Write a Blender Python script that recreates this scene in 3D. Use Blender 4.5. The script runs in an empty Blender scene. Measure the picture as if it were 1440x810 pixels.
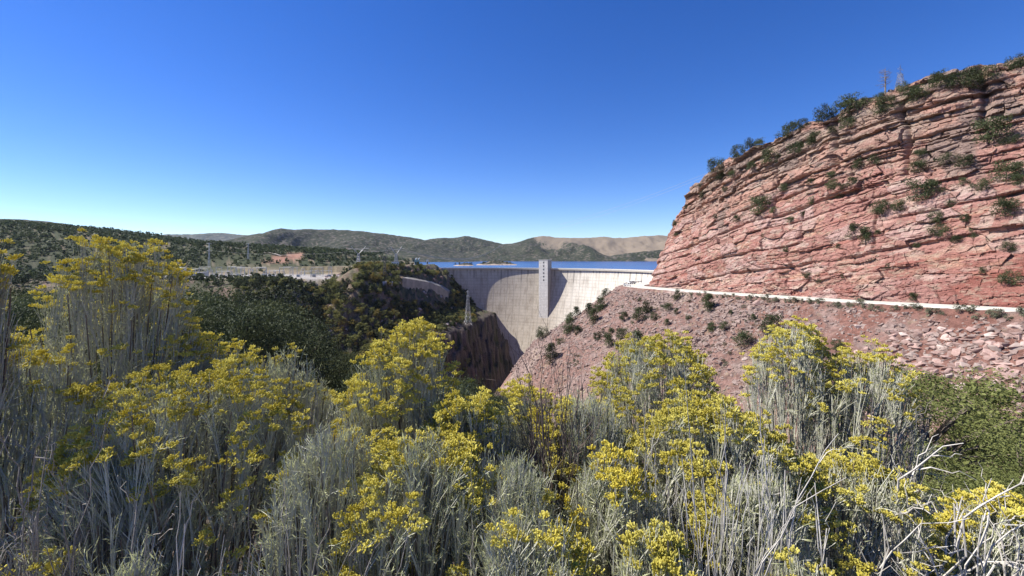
import bpy, math, random
import numpy as np
from mathutils import Vector, Matrix
from mathutils.bvhtree import BVHTree

RNG = np.random.default_rng(7)
random.seed(7)
R = math.radians
COL = bpy.context.scene.collection
F, CX, HY = 620.0, 720.0, 364.0          # focal length (px of the 1440 px photo), centre column, horizon row

# ------------------------------------------------------------------ noise
def _hash(ix, iy, iz):
    h = (ix.astype(np.int64) * 374761393 + iy.astype(np.int64) * 668265263 + iz.astype(np.int64) * 2147483647) & 0xFFFFFFFF
    h = ((h ^ (h >> 13)) * 1274126177) & 0xFFFFFFFF
    h = (h ^ (h >> 16)) * 2246822519 & 0xFFFFFFFF
    return ((h ^ (h >> 15)) & 0xFFFFFF) / float(0xFFFFFF)

def vnoise(x, y, z=None):
    x = np.asarray(x, float); y = np.asarray(y, float) + 0 * x
    x = x + 0 * y
    z = np.zeros_like(x) if z is None else np.asarray(z, float) + 0 * x
    ix, iy, iz = np.floor(x), np.floor(y), np.floor(z)
    fx, fy, fz = x - ix, y - iy, z - iz
    fx, fy, fz = (f * f * (3 - 2 * f) for f in (fx, fy, fz))
    o = 0
    for a in (0, 1):
        for b in (0, 1):
            for c in (0, 1):
                o = o + _hash(ix + a, iy + b, iz + c) * (fx if a else 1 - fx) * (fy if b else 1 - fy) * (fz if c else 1 - fz)
    return o * 2 - 1

def fbm(x, y, z=None, octv=4, gain=.5):
    s, a, f = 0, 1.0, 1.0
    for k in range(octv):
        s = s + a * vnoise(x * f + 17.3 * k, y * f + 5.7 * k, None if z is None else z * f + 3.1 * k)
        a *= gain; f *= 2.03
    return s

def sstep(a, b, x):
    t = np.clip((x - a) / (b - a), 0, 1)
    return t * t * (3 - 2 * t)

def h1(i, seed=0):
    i = np.asarray(i, float)
    return _hash(np.floor(i), np.full_like(i, seed), np.full_like(i, 11))

def h2(i, j, seed=0):
    return _hash(np.floor(i), np.floor(j), np.full_like(np.asarray(i, float), seed))

# ------------------------------------------------------------------ mesh helpers
def mesh_np(name, V, faces=None, quads=None, tris=None, smooth=False, cols=None, colname='Col', mats=None, mat_idx=None):
    me = bpy.data.meshes.new(name)
    V = np.asarray(V, np.float32)
    loops, starts = [], []
    n = 0
    if quads is not None and len(quads):
        q = np.asarray(quads, np.int32)
        loops.append(q.ravel()); starts.append(np.arange(len(q)) * 4 + n); n += q.size
    if tris is not None and len(tris):
        t = np.asarray(tris, np.int32)
        loops.append(t.ravel()); starts.append(np.arange(len(t)) * 3 + n); n += t.size
    L = np.concatenate(loops); S = np.concatenate(starts).astype(np.int32)
    me.vertices.add(len(V)); me.vertices.foreach_set('co', V.ravel())
    me.loops.add(len(L)); me.loops.foreach_set('vertex_index', L)
    me.polygons.add(len(S)); me.polygons.foreach_set('loop_start', S)
    me.polygons.foreach_set('use_smooth', np.full(len(S), smooth))
    if mat_idx is not None:
        me.polygons.foreach_set('material_index', np.asarray(mat_idx, np.int32))
    me.update(calc_edges=True)
    if cols is not None:
        a = me.color_attributes.new(colname, 'FLOAT_COLOR', 'POINT')
        c = np.ones((len(V), 4), np.float32); c[:, :cols.shape[1]] = cols
        a.data.foreach_set('color', c.ravel())
    for m in (mats or []):
        me.materials.append(m)
    return me

def link(name, me, parent=None, loc=None):
    o = bpy.data.objects.new(name, me)
    COL.objects.link(o)
    if parent: o.parent = parent
    if loc is not None: o.location = loc
    return o

def tag(o, label=None, cat=None, group=None, kind=None):
    if label: o['label'] = label
    if cat: o['category'] = cat
    if group: o['group'] = group
    if kind: o['kind'] = kind
    return o

def empty(name, loc=(0, 0, 0), rz=0.0):
    o = bpy.data.objects.new(name, None); COL.objects.link(o)
    o.empty_display_size = .2
    o.location = loc; o.rotation_euler = (0, 0, rz)
    return o

def kids(o):
    return [c for c in bpy.data.objects if c.parent == o]

def copy_thing(o, children, loc, rz=0, scale=None):
    c = o.copy(); COL.objects.link(c); c.location = loc
    c.rotation_euler = (0, 0, rz)
    if scale is not None: c.scale = scale if hasattr(scale, '__len__') else (scale,) * 3
    for ch in children:
        d = ch.copy(); COL.objects.link(d); d.parent = c
    return c

def grid_quads(nr, nc, wrap=False):
    i = np.arange(nr - 1)[:, None]; j = np.arange(nc if wrap else nc - 1)[None, :]
    j2 = (j + 1) % nc
    return np.stack([i * nc + j + 0 * j2, i * nc + j2, (i + 1) * nc + j2, (i + 1) * nc + j], -1).reshape(-1, 4)

class MB:
    """collects boxes, bars and tubes, then links them as one mesh"""
    def __init__(s): s.V, s.Q, s.T, s.n = [], [], [], 0
    def add(s, V, Q=None, T=None):
        V = np.asarray(V, float).reshape(-1, 3)
        if Q is not None and len(Q): s.Q.append(np.asarray(Q, int).reshape(-1, 4) + s.n)
        if T is not None and len(T): s.T.append(np.asarray(T, int).reshape(-1, 3) + s.n)
        s.V.append(V); s.n += len(V)
    def box(s, c, size, rz=0.0, taper=1.0):
        x, y, z = np.array(size) / 2
        P = np.array([[-x, -y, -z], [x, -y, -z], [x, y, -z], [-x, y, -z], [-x * taper, -y * taper, z], [x * taper, -y * taper, z], [x * taper, y * taper, z], [-x * taper, y * taper, z]])
        ca, sa = math.cos(rz), math.sin(rz)
        P[:, :2] = P[:, :2] @ np.array([[ca, sa], [-sa, ca]])
        s.add(P + np.array(c), [[0, 3, 2, 1], [4, 5, 6, 7], [0, 1, 5, 4], [1, 2, 6, 5], [2, 3, 7, 6], [3, 0, 4, 7]])
    def tube(s, pts, rad, n=6, cap=True):
        pts = np.asarray(pts, float); m = len(pts)
        rad = np.full(m, rad) if np.isscalar(rad) else np.asarray(rad, float)
        T = np.gradient(pts, axis=0); T /= np.linalg.norm(T, axis=1)[:, None] + 1e-12
        ref = np.where(np.abs(T[:, 2:3]) > .9, [[1., 0, 0]], [[0, 0, 1.]])
        A = np.cross(T, ref); A /= np.linalg.norm(A, axis=1)[:, None] + 1e-12
        B = np.cross(T, A)
        an = np.arange(n) * 2 * math.pi / n
        V = pts[:, None] + rad[:, None, None] * (np.cos(an)[None, :, None] * A[:, None] + np.sin(an)[None, :, None] * B[:, None])
        Q = grid_quads(m, n, True)
        Tt = []
        if cap:
            for k in range(1, n - 1):
                Tt.append([0, k + 1, k]); b = (m - 1) * n; Tt.append([b, b + k, b + k + 1])
        s.add(V, Q, Tt)
    def bar(s, a, b, r, n=4): s.tube([a, b], r, n)
    def mesh(s, name, m, smooth=False):
        return mesh_np(name, np.concatenate(s.V), quads=np.concatenate(s.Q) if s.Q else None, tris=np.concatenate(s.T) if s.T else None, smooth=smooth, mats=[m])
    def build(s, name, m, parent=None, smooth=False, loc=None):
        return link(name, s.mesh(name, m, smooth), parent, loc)

# ------------------------------------------------------------------ materials
def new_mat(name):
    m = bpy.data.materials.new(name); m.use_nodes = True
    nt = m.node_tree; nt.nodes.clear()
    out = nt.nodes.new('ShaderNodeOutputMaterial')
    return m, nt, out

def N(nt, typ, **kw):
    n = nt.nodes.new(typ)
    for k, v in kw.items():
        if k in n.inputs: n.inputs[k].default_value = v
        else: setattr(n, k, v)
    return n

def ramp(nt, fac, stops):
    r = nt.nodes.new('ShaderNodeValToRGB')
    els = r.color_ramp.elements
    els[0].position, els[0].color = stops[0][0], (*stops[0][1], 1)
    els[1].position, els[1].color = stops[-1][0], (*stops[-1][1], 1)
    for p, c in stops[1:-1]:
        e = els.new(p); e.color = (*c, 1)
    nt.links.new(fac, r.inputs['Fac'])
    return r.outputs['Color']

def mixc(nt, a, b, fac, blend='MIX'):
    n = nt.nodes.new('ShaderNodeMix'); n.data_type = 'RGBA'; n.blend_type = blend
    for s, v in ((n.inputs[0], fac), (n.inputs[6], a), (n.inputs[7], b)):
        if hasattr(v, 'links') or hasattr(v, 'is_linked'): nt.links.new(v, s)
        elif isinstance(v, (int, float)): s.default_value = v
        else: s.default_value = (*v, 1)
    return n.outputs[2]

def objco(nt):
    return nt.nodes.new('ShaderNodeTexCoord').outputs['Object']

def noise(nt, vec, scale, detail=4, rough=.55, stretch=None, out='Fac'):
    if stretch:
        mp = nt.nodes.new('ShaderNodeMapping'); mp.inputs['Scale'].default_value = stretch
        nt.links.new(vec, mp.inputs['Vector']); vec = mp.outputs['Vector']
    n = N(nt, 'ShaderNodeTexNoise', Scale=scale, Detail=detail, Roughness=rough)
    nt.links.new(vec, n.inputs['Vector'])
    return n.outputs[out]

def principled(nt, out, col, rough=.85, bump=None, bstr=.5, bdist=.1, metal=0.0, spec=.3, transl=None):
    p = nt.nodes.new('ShaderNodeBsdfPrincipled')
    if isinstance(col, tuple): p.inputs['Base Color'].default_value = (*col, 1)
    else: nt.links.new(col, p.inputs['Base Color'])
    p.inputs['Roughness'].default_value = rough
    p.inputs['Metallic'].default_value = metal
    p.inputs['Specular IOR Level'].default_value = spec
    if bump is not None:
        b = nt.nodes.new('ShaderNodeBump'); b.inputs['Strength'].default_value = bstr; b.inputs['Distance'].default_value = bdist
        nt.links.new(bump, b.inputs['Height']); nt.links.new(b.outputs['Normal'], p.inputs['Normal'])
    sh = p.outputs['BSDF']
    if transl:
        t = nt.nodes.new('ShaderNodeBsdfTranslucent')
        if isinstance(col, tuple): t.inputs['Color'].default_value = (*col, 1)
        else: nt.links.new(col, t.inputs['Color'])
        mx = nt.nodes.new('ShaderNodeMixShader'); mx.inputs[0].default_value = transl
        nt.links.new(sh, mx.inputs[1]); nt.links.new(t.outputs[0], mx.inputs[2]); sh = mx.outputs[0]
    nt.links.new(sh, out.inputs['Surface'])
    return p

def plain(name, c, var=.18, scale=3.0, rough=.8, metal=0.0, spec=.3, bump=.0, transl=None, rand=0.0):
    m, nt, out = new_mat(name)
    v = objco(nt)
    n = noise(nt, v, scale, 4)
    d = tuple(x * (1 - var) for x in c); u = tuple(min(1, x * (1 + var)) for x in c)
    col = ramp(nt, n, [(.3, d), (.7, u)])
    if rand:
        oi = nt.nodes.new('ShaderNodeObjectInfo')
        hs = nt.nodes.new('ShaderNodeHueSaturation')
        mr = N(nt, 'ShaderNodeMapRange'); mr.inputs['To Min'].default_value = 1 - rand; mr.inputs['To Max'].default_value = 1 + rand
        nt.links.new(oi.outputs['Random'], mr.inputs['Value']); nt.links.new(mr.outputs[0], hs.inputs['Value'])
        nt.links.new(col, hs.inputs['Color']); col = hs.outputs['Color']
    principled(nt, out, col, rough, n if bump else None, bump, .05, metal, spec, transl)
    return m

# ------------------------------------------------------------------ camera, sun, sky
scene = bpy.context.scene
cam = bpy.data.cameras.new('camera'); cam.sensor_width = 36.0; cam.lens = 36.0 * F / 1440.0
cam.shift_y = -(405.0 - HY) / 1440.0
cam.clip_start = .05; cam.clip_end = 60000
co = link('camera', cam, loc=(0, 0, 0)); co.rotation_euler = (R(90), 0, 0)
scene.camera = co

SUN_AZ, SUN_EL = 82.0, 47.5              # degrees left of straight ahead, above the horizon
S = Vector((-math.sin(R(SUN_AZ)) * math.cos(R(SUN_EL)), math.cos(R(SUN_AZ)) * math.cos(R(SUN_EL)), math.sin(R(SUN_EL))))
sun = bpy.data.lights.new('sun', 'SUN'); sun.energy = 5.0; sun.angle = R(.53); sun.color = (1.0, .955, .89)
so = link('sun', sun, loc=(0, 0, 300)); so.rotation_euler = S.to_track_quat('Z', 'Y').to_euler()
w = bpy.data.worlds.new('World'); scene.world = w; w.use_nodes = True
wn = w.node_tree; wn.nodes.clear()
wo = wn.nodes.new('ShaderNodeOutputWorld'); bg = wn.nodes.new('ShaderNodeBackground')
sky = wn.nodes.new('ShaderNodeTexSky'); sky.sky_type = 'NISHITA'; sky.sun_disc = False
sky.sun_elevation = R(SUN_EL); sky.sun_rotation = R(-SUN_AZ)
sky.altitude = 1900; sky.air_density = 1.0; sky.dust_density = .15; sky.ozone_density = 3.6
hsv = wn.nodes.new('ShaderNodeHueSaturation'); hsv.inputs['Saturation'].default_value = 1.3; hsv.inputs['Hue'].default_value = .517; hsv.inputs['Value'].default_value = 1.0
wn.links.new(sky.outputs[0], hsv.inputs['Color']); wn.links.new(hsv.outputs[0], bg.inputs['Color'])
bg.inputs['Strength'].default_value = .102
wn.links.new(bg.outputs[0], wo.inputs['Surface'])
vs = scene.view_settings
vs.view_transform = 'Standard'; vs.look = 'None'; vs.exposure = .78; vs.gamma = 1; vs.use_curve_mapping = False
scene.cycles.use_denoising = True
scene.cycles.max_bounces = 6; scene.cycles.diffuse_bounces = 1; scene.cycles.transparent_max_bounces = 4
scene.cycles.volume_bounces = 0

def at(px, py, Y):
    return np.array([(px - CX) / F * Y, Y, -(py - HY) / F * Y])
# ================================================================== TERRAIN
def road_x(Y):
    return np.interp(Y, [-300, 0, 40, 78, 114, 145, 171, 200, 218, 228, 236, 244, 252, 265, 300, 350, 400, 480, 700],
                     [98, 97, 95, 91, 86.5, 81, 75.5, 68, 64, 63, 64, 67.5, 73, 83, 108, 131, 147, 172, 285])
def road_z(Y):
    return np.interp(Y, [-300, 0, 78, 114, 171, 230, 300, 480], [-4, -6.5, -9.2, -11, -13, -14.3, -15, -15.2])

def seg_dist(X, Y, P):
    """distance to a polyline, the height along it, and the side (+ left of its direction)"""
    P = np.asarray(P, float)
    bd = np.full(np.shape(X), 1e9); bz = np.zeros(np.shape(X)); bs = np.zeros(np.shape(X))
    for a, b in zip(P[:-1], P[1:]):
        dx, dy = b[0] - a[0], b[1] - a[1]; l2 = dx * dx + dy * dy
        t = np.clip(((X - a[0]) * dx + (Y - a[1]) * dy) / l2, 0, 1)
        ex, ey = X - a[0] - t * dx, Y - a[1] - t * dy
        d = np.hypot(ex, ey); m = d < bd
        bd = np.where(m, d, bd)
        if P.shape[1] > 2: bz = np.where(m, a[2] + t * (b[2] - a[2]), bz)
        bs = np.where(m, np.sign(dx * ey - dy * ex), bs)
    return bd, bz, bs

def inside(X, Y, P):
    r = np.zeros(np.shape(X), bool); n = len(P)
    for i in range(n):
        x1, y1 = P[i]; x2, y2 = P[(i + 1) % n]
        c = (y1 > Y) != (y2 > Y)
        r ^= c & (X < (x2 - x1) * (Y - y1) / ((y2 - y1) if y2 != y1 else 1e-9) + x1)
    return r

# the dam's arch
DC, DR = np.array([-63.0, 451.0]), 248.7
ZC = -15.0
A_MID = math.atan2(669 - 451, 57 + 63)
def arch(a, r):                                # a = degrees from the middle, + to the left end
    t = A_MID + np.radians(a)
    return DC[0] + r * np.cos(t), DC[1] + r * np.sin(t)

_la = [arch(a, DR + 5) for a in np.linspace(44, -46, 30)]
LAKE = [(-160, 705), (-128, 700)] + [tuple(p) for p in _la] + [(215, 480), (420, 520), (900, 900), (3200, 2600), (3200, 3500), (-760, 3500), (-660, 2700), (-330, 1500), (-205, 1000), (-160, 800)]
LAKE_Z = -18.0
AXIS = [(100, 1200), (60, 900), (28, 700), (8, 600), (-15, 500), (-50, 420), (-110, 350), (-220, 300), (-400, 280), (-900, 320), (-2500, 500)]
SPUR = [(4, 0, -3.2), (-22, 22, -6.5), (-62, 60, -11), (-100, 110, -17), (-128, 158, -22), (-190, 200, -30)]
GULLY = [(-118, 345), (-166, 410), (-205, 470), (-250, 560), (-300, 700)]

def height(X, Y, detail=True):
    X = np.asarray(X, float); Y = np.asarray(Y, float)
    rx, rz = road_x(Y), road_z(Y)
    n1 = fbm(X / 38, Y / 38, octv=3); n2 = fbm(X / 9, Y / 9, octv=3)
    tal = np.maximum(0, rx - 6.6 - X)
    gul = np.abs(vnoise(Y / 11 + .02 * X, X / 60 + 4)) + .4 * np.abs(vnoise(Y / 4.2, X / 30 + 8))
    ht = rz - .60 * tal - .05 * np.minimum(tal, 40) - .75 * np.maximum(tal - 47 - 5 * n1, 0) * sstep(60, 120, Y) + np.minimum(tal / 12, 1) * (1.5 * n1 + .55 * n2 - 2.6 * (.45 - gul) * (gul < .45))
    d = np.hypot(X * .92, np.maximum(Y, 0) * 1.05)
    hk = -1.72 - .05 * np.minimum(d, 4) - .46 * np.log1p(np.exp((d - 5.2) / 1.2)) * 1.2 + np.minimum(d / 15, 1) * (.5 * n1 + .3 * n2)
    sd, sz, _ = seg_dist(X, Y, SPUR)
    hs = sz - .42 * np.maximum(sd - 3, 0) + np.minimum(sd / 10, 1) * (1.2 * n1 + .4 * n2)
    ad, _, side = seg_dist(X, Y, AXIS)
    ad = ad + 4 * n1 + 2.5 * n2 + 5 * (np.abs(vnoise(X / 6.5 + 31, Y / 6.5)) - .3) + 2.5 * (np.abs(vnoise(X / 2.7, Y / 2.7 + 9)) - .3)
    left = side < 0
    prom = np.interp(ad, [0, 18, 22, 27, 30, 34.5, 37, 41.5, 44, 47, 84, 124, 150, 195, 280], [-168, -164, -146, -142, -124, -119, -104, -100, -88, -83, -73, -26, -10, -10, -24])
    prom = np.minimum(prom, -24 + 14 * sstep(-255, -200, X) + 30 * (X > -150))
    # nearer than the promontory the left wall is lower and greener
    fl = sstep(330, 470, Y)
    low = np.interp(ad, [0, 20, 60, 150, 240, 330], [-168, -160, -118, -62, -30, -24])
    hl = np.where(left, low + (prom - low) * fl, -168)
    gd, _, _ = seg_dist(X, Y, GULLY)
    hl = hl - 26 * np.exp(-(gd / 24) ** 2) * sstep(640, 520, Y) * left
    # forested hill rising behind the plateau
    pk = np.interp(X, [-2500, -1500, -1075, -903, -722, -490, -400, -337, -245, -150, 0], [120, 100, 76, 55, 34, 19, 15, 9, -14, -30, -40])
    g = sstep(600, 930, Y - .12 * np.minimum(X + 300, 0)) * (1 - .35 * sstep(1100, 1900, Y))
    lf = sstep(150, 260, ad) * left
    hl = hl + lf * ((pk + 24) * g + .8 * n2 * g + 3 * n1 * g)
    # raw red cut in the hill and the earth mounds beside it
    hl = hl + 9 * np.exp(-(((X + 226) / 40) ** 2 + ((Y - 640) / 34) ** 2)) * left
    hl = hl + left * sstep(40, 80, ad) * (1.5 * n1 + 1.0 * n2) * (ad < 210)
    # switchyard pad
    pad = sstep(30, 10, np.maximum(np.abs(X + 350) - 125, 0)) * sstep(26, 8, np.maximum(np.abs(Y - 600) - 50, 0)) * left
    hl = hl + (-24 - hl) * pad
    H = np.maximum(np.maximum(ht, hk), np.maximum(hs, hl))
    H = np.maximum(H, -168 + 2 * n2)
    # road bench
    b = sstep(7.6, 6.2, np.abs(X - rx)); H = H + (rz - H) * b
    right = X > rx + 6.2
    H = np.where(right, rz - .15 + .25 * np.clip(n2, -1, 1) * sstep(8, 12, X - rx), H)
    # reservoir bed
    ins = inside(X, Y, LAKE)
    ld, _, _ = seg_dist(X, Y, LAKE + [LAKE[0]])
    H = np.where(ins, np.minimum(H, LAKE_Z - .25 * np.minimum(ld, 120) + 1.0 * n2), H)
    far = (~ins) & (Y > 690) & (~left | (X > -330)) & (np.hypot(X - DC[0], Y - DC[1]) > DR + 3)
    shore = LAKE_Z + np.minimum(ld * .12, 6) + .6 * n2
    H = np.where(far & (X < 100), np.maximum(np.where(X > -330, np.minimum(H, shore + 8), H), shore), H)
    H = np.where(far & (X >= 100), shore, H)
    H = np.where(Y > 3400, np.maximum(H, -14), H)
    if detail:
        near = sstep(14, 4, d)
        H = H + (1 - near) * .12 * fbm(X / 1.7, Y / 1.7, octv=2) + .025 * fbm(X / .23, Y / .23, octv=3) * sstep(30, 10, d)
    return H

def march(px, py, y0=8.0, y1=1800.0, n=1400):
    Ys = np.geomspace(y0, y1, n); Xs = (px - CX) / F * Ys; Zs = -(py - HY) / F * Ys
    d = Zs - height(Xs, Ys, False)
    k = np.argmax(d < 0)
    if d[k] >= 0: return None
    if k > 0:
        t = d[k - 1] / (d[k - 1] - d[k] + 1e-9); y = Ys[k - 1] + t * (Ys[k] - Ys[k - 1])
    else: y = Ys[0]
    x = (px - CX) / F * y
    return np.array([x, y, float(height(np.array([x]), np.array([y]), False)[0])])

th = np.concatenate([np.linspace(-180, -56, 50)[:-1], np.linspace(-56, 56, 760), np.linspace(56, 180, 50)[1:-1]])
rr = np.concatenate([[.02], np.geomspace(.3, 40, 110)[:-1], np.geomspace(40, 820, 400)[:-1], np.geomspace(820, 16000, 70)])
TH, RR = np.meshgrid(np.radians(th), rr)
GX, GY = np.sin(TH) * RR, np.cos(TH) * RR
GZ = height(GX, GY)
gx, gy, gz = GX.ravel(), GY.ravel(), GZ.ravel()

def terrain_cols(X, Y, Z):
    n1 = fbm(X / 30, Y / 30, octv=4); n2 = fbm(X / 6, Y / 6, octv=4); n3 = fbm(X / 1.3 + 9, Y / 1.3, octv=3)
    red = np.array([.265, .16, .13]); pale = np.array([.36, .27, .23]); tan = np.array([.33, .26, .175])
    scrub = np.array([.085, .088, .05]); soil = np.array([.12, .095, .07]); gravel = np.array([.42, .40, .37]); rock = np.array([.20, .135, .105])
    mix = lambda a, b, t: a + (b - a) * np.clip(t, 0, 1)[..., None]
    ad, _, side = seg_dist(X, Y, AXIS); left = side < 0
    C = np.broadcast_to(red, X.shape + (3,)).copy()
    C = mix(C, pale, sstep(.0, .7, n1 + .6 * n2))
    C = mix(C, tan * .8, sstep(.35, .9, n3 + .4 * n2) * .7)
    C = mix(C, np.array([.30, .22, .19]), sstep(.1, .6, fbm(X / 3.1 + 5, Y / 7.7, octv=4)) * .8)
    C = mix(C, np.array([.17, .10, .08]), sstep(.25, .7, fbm(X / 2.1 + 50, Y / 2.7, octv=4)) * .6)
    rx = road_x(Y)
    C = mix(C, np.array([.23, .115, .088]), sstep(30, 14, rx - X) * sstep(160, 90, Y) * sstep(-.4, .3, n2))
    # left side: scrub, rock walls, tan plateau
    L = mix(np.broadcast_to(scrub, C.shape), tan * .62, sstep(.1, .8, n1 + .5 * n2))
    L = mix(L, rock, sstep(.15, .6, n3 + .5 * n2) * .8)
    wall = sstep(62, 52, ad) * sstep(380, 470, Y)
    L = mix(L, mix(mix(np.broadcast_to(np.array([.085, .070, .060]), C.shape), np.array([.16, .125, .105]), sstep(-.1, .7, n3)), np.array([.06, .062, .035]), sstep(.2, .6, n2 + .3 * np.sin(Z / 4)) ), wall)
    plat = sstep(185, 225, ad + 12 * n2)
    L = mix(L, mix(np.broadcast_to(tan, C.shape), scrub * 1.4, sstep(-.1, .5, n2 + n1)), plat)
    L = mix(L, np.array([.055, .06, .033]), sstep(-440, -500, X) * plat)
    hill = sstep(640, 740, Y) * plat * sstep(-240, -300, X)
    L = mix(L, mix(np.broadcast_to(np.array([.06, .07, .035]), C.shape), tan * .7, sstep(.3, .8, n2)), hill)
    bare = np.exp(-(((X + 226) / 55) ** 2 + ((Y - 640) / 45) ** 2)) + np.exp(-(((X + 405) / 26) ** 2 + ((Y - 800) / 60) ** 2))
    L = mix(L, np.array([.34, .185, .13]), sstep(.3, .6, bare + .2 * n2))
    pad = sstep(18, 6, np.maximum(np.abs(X + 350) - 125, 0)) * sstep(18, 6, np.maximum(np.abs(Y - 600) - 50, 0))
    L = mix(L, gravel, pad * sstep(-.6, .2, n2 + .3))
    C = np.where(left[..., None], L, C)
    spur, _, _ = seg_dist(X, Y, SPUR)
    C = mix(C, mix(np.broadcast_to(soil * .8, C.shape), scrub * .8, sstep(-.3, .3, n2)), sstep(90, 40, spur) * sstep(10, -25, X))
    d = np.hypot(X, np.maximum(Y, 0))
    C = mix(C, mix(np.broadcast_to(soil, C.shape), np.array([.20, .15, .11]), sstep(0, .6, n3)), sstep(16, 5, d))
    shore = (Y > 700) & (Z < LAKE_Z + 4) & (X > -330)
    C = mix(C, np.array([.36, .30, .24]), np.where(shore, 1., 0.))
    return C

gc = terrain_cols(gx, gy, gz)

def ground_mat():
    m, nt, out = new_mat('ground')
    a = N(nt, 'ShaderNodeVertexColor'); a.layer_name = 'Col'
    v = objco(nt)
    n = noise(nt, v, .9, 8, .65); n2 = noise(nt, v, 9, 5, .6)
    c = mixc(nt, a.outputs['Color'], ramp(nt, n, [(.3, (.45, .43, .42)), (.55, (1, 1, 1)), (.75, (1.5, 1.45, 1.4))]), 1.0, 'MULTIPLY')
    c = mixc(nt, c, ramp(nt, n2, [(.3, (.6, .6, .6)), (.7, (1.35, 1.35, 1.35))]), 1.0, 'MULTIPLY')
    ad = nt.nodes.new('ShaderNodeMath'); ad.operation = 'ADD'
    nt.links.new(n, ad.inputs[0]); nt.links.new(n2, ad.inputs[1])
    principled(nt, out, c, .95, ad.outputs[0], .8, .35, spec=.15)
    return m
M_GROUND = ground_mat()
g = link('ground', mesh_np('ground', np.stack([gx, gy, gz], 1), quads=grid_quads(len(rr), len(th), True)[:, ::-1], smooth=True, cols=gc, mats=[M_GROUND]))
tag(g, kind='structure')

# ------------------------------------------------------------------ lake and its island
def lake_mat():
    m, nt, out = new_mat('lake_water')
    v = objco(nt)
    n = noise(nt, v, .25, 5, .6, (1, .35, 1)); n2 = noise(nt, v, .02, 3, .5, (.4, 1.5, 1))
    c = ramp(nt, n2, [(.35, (.012, .05, .17)), (.65, (.022, .085, .26))])
    principled(nt, out, c, .22, n, .35, .4, spec=.35)
    return m
lp = np.array(LAKE); 
me = bpy.data.meshes.new('lake'); me.from_pydata([(x, y, LAKE_Z) for x, y in LAKE], [], [list(range(len(LAKE)))[::-1]])
me.materials.append(lake_mat()); tag(link('lake', me), kind='structure')

def hill_mat(name, tree=(.030, .036, .020), soil=(.10, .085, .068), tan=(.21, .168, .122), scale=.055, cover=.70, dots=1.0):
    """far slopes: soil with a dark speckle of trees, open grass where the colour attribute says so"""
    m, nt, out = new_mat(name)
    a = N(nt, 'ShaderNodeVertexColor'); a.layer_name = 'Col'
    v = objco(nt)
    vo = N(nt, 'ShaderNodeTexVoronoi', Scale=scale); nt.links.new(v, vo.inputs['Vector'])
    n = noise(nt, v, scale * .35, 6, .7)
    s = nt.nodes.new('ShaderNodeMath'); s.operation = 'MULTIPLY_ADD'; s.inputs[1].default_value = .9
    nt.links.new(n, s.inputs[0]); nt.links.new(vo.outputs['Distance'], s.inputs[2])
    sp = N(nt, 'ShaderNodeSeparateColor'); nt.links.new(a.outputs['Color'], sp.inputs[0])
    s2 = nt.nodes.new('ShaderNodeMath'); s2.operation = 'MULTIPLY_ADD'; s2.inputs[1].default_value = .75
    nt.links.new(sp.outputs[0], s2.inputs[0]); nt.links.new(s.outputs[0], s2.inputs[2])
    s3 = nt.nodes.new('ShaderNodeMath'); s3.operation = 'MULTIPLY'; s3.inputs[1].default_value = .5; nt.links.new(s2.outputs[0], s3.inputs[0])
    fac = ramp(nt, s3.outputs[0], [((cover + .36) / 2, (0, 0, 0)), ((cover + .52) / 2, (1, 1, 1))])
    big = noise(nt, v, .006, 5, .6)
    gr = mixc(nt, ramp(nt, big, [(.35, soil), (.65, tuple(x * 1.25 for x in soil))]), tan, sp.outputs[0])
    c = mixc(nt, tree, gr, fac)
    principled(nt, out, c, .95, s.outputs[0], .5, 3.0, spec=.1)
    return m

def ridge(name, pts, D, depth, base=-22, seed=1, mask=None, rough=1.0, back=.5, m=None, ncol=260, nrow=46, gull=1.0):
    """a hill whose skyline at distance D runs through the measured points; depth metres of slope in front of it"""
    px = np.linspace(pts[0][0], pts[-1][0], ncol); py = np.interp(px, [p[0] for p in pts], [p[1] for p in pts])
    ker = np.array([1, 2, 3, 2, 1.]) / 9; py[2:-2] = np.convolve(py, ker, 'valid')
    X0 = (px - CX) / F * D; Z0 = -(py - HY) / F * D
    t = np.linspace(0, 1 + back, nrow)
    Tt = t[:, None] + 0 * X0[None]
    Yv = D - depth + depth * Tt
    Xv = X0[None] * (1 + 0 * Tt) * (.35 * (Yv / D) + .65)
    prof = np.where(Tt <= 1, .82 * Tt ** 1.15 + .18 * sstep(0, 1, Tt), 1 - .6 * (Tt - 1) ** 1.2)
    n = fbm(Xv / (depth * .22) + seed * 9.7, Yv / (depth * .45) + seed, octv=5, gain=.55)
    amp = (Z0[None] - base) * .22 * gull * np.sin(np.clip(Tt, 0, 1) * math.pi) ** .8
    Zv = base + (Z0[None] - base) * prof + n * amp + rough * fbm(Xv / 30 + seed, Yv / 30, octv=3) * sstep(0, .3, Tt)
    msk = np.zeros_like(Xv) if mask is None else mask(px[None] + 0 * Tt, Tt, n)
    me = mesh_np(name, np.stack([Xv, Yv, Zv], -1).reshape(-1, 3), quads=grid_quads(nrow, ncol), smooth=True, cols=np.repeat(msk.reshape(-1, 1), 3, 1), mats=[m])
    return tag(link(name, me), kind='structure')

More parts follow.
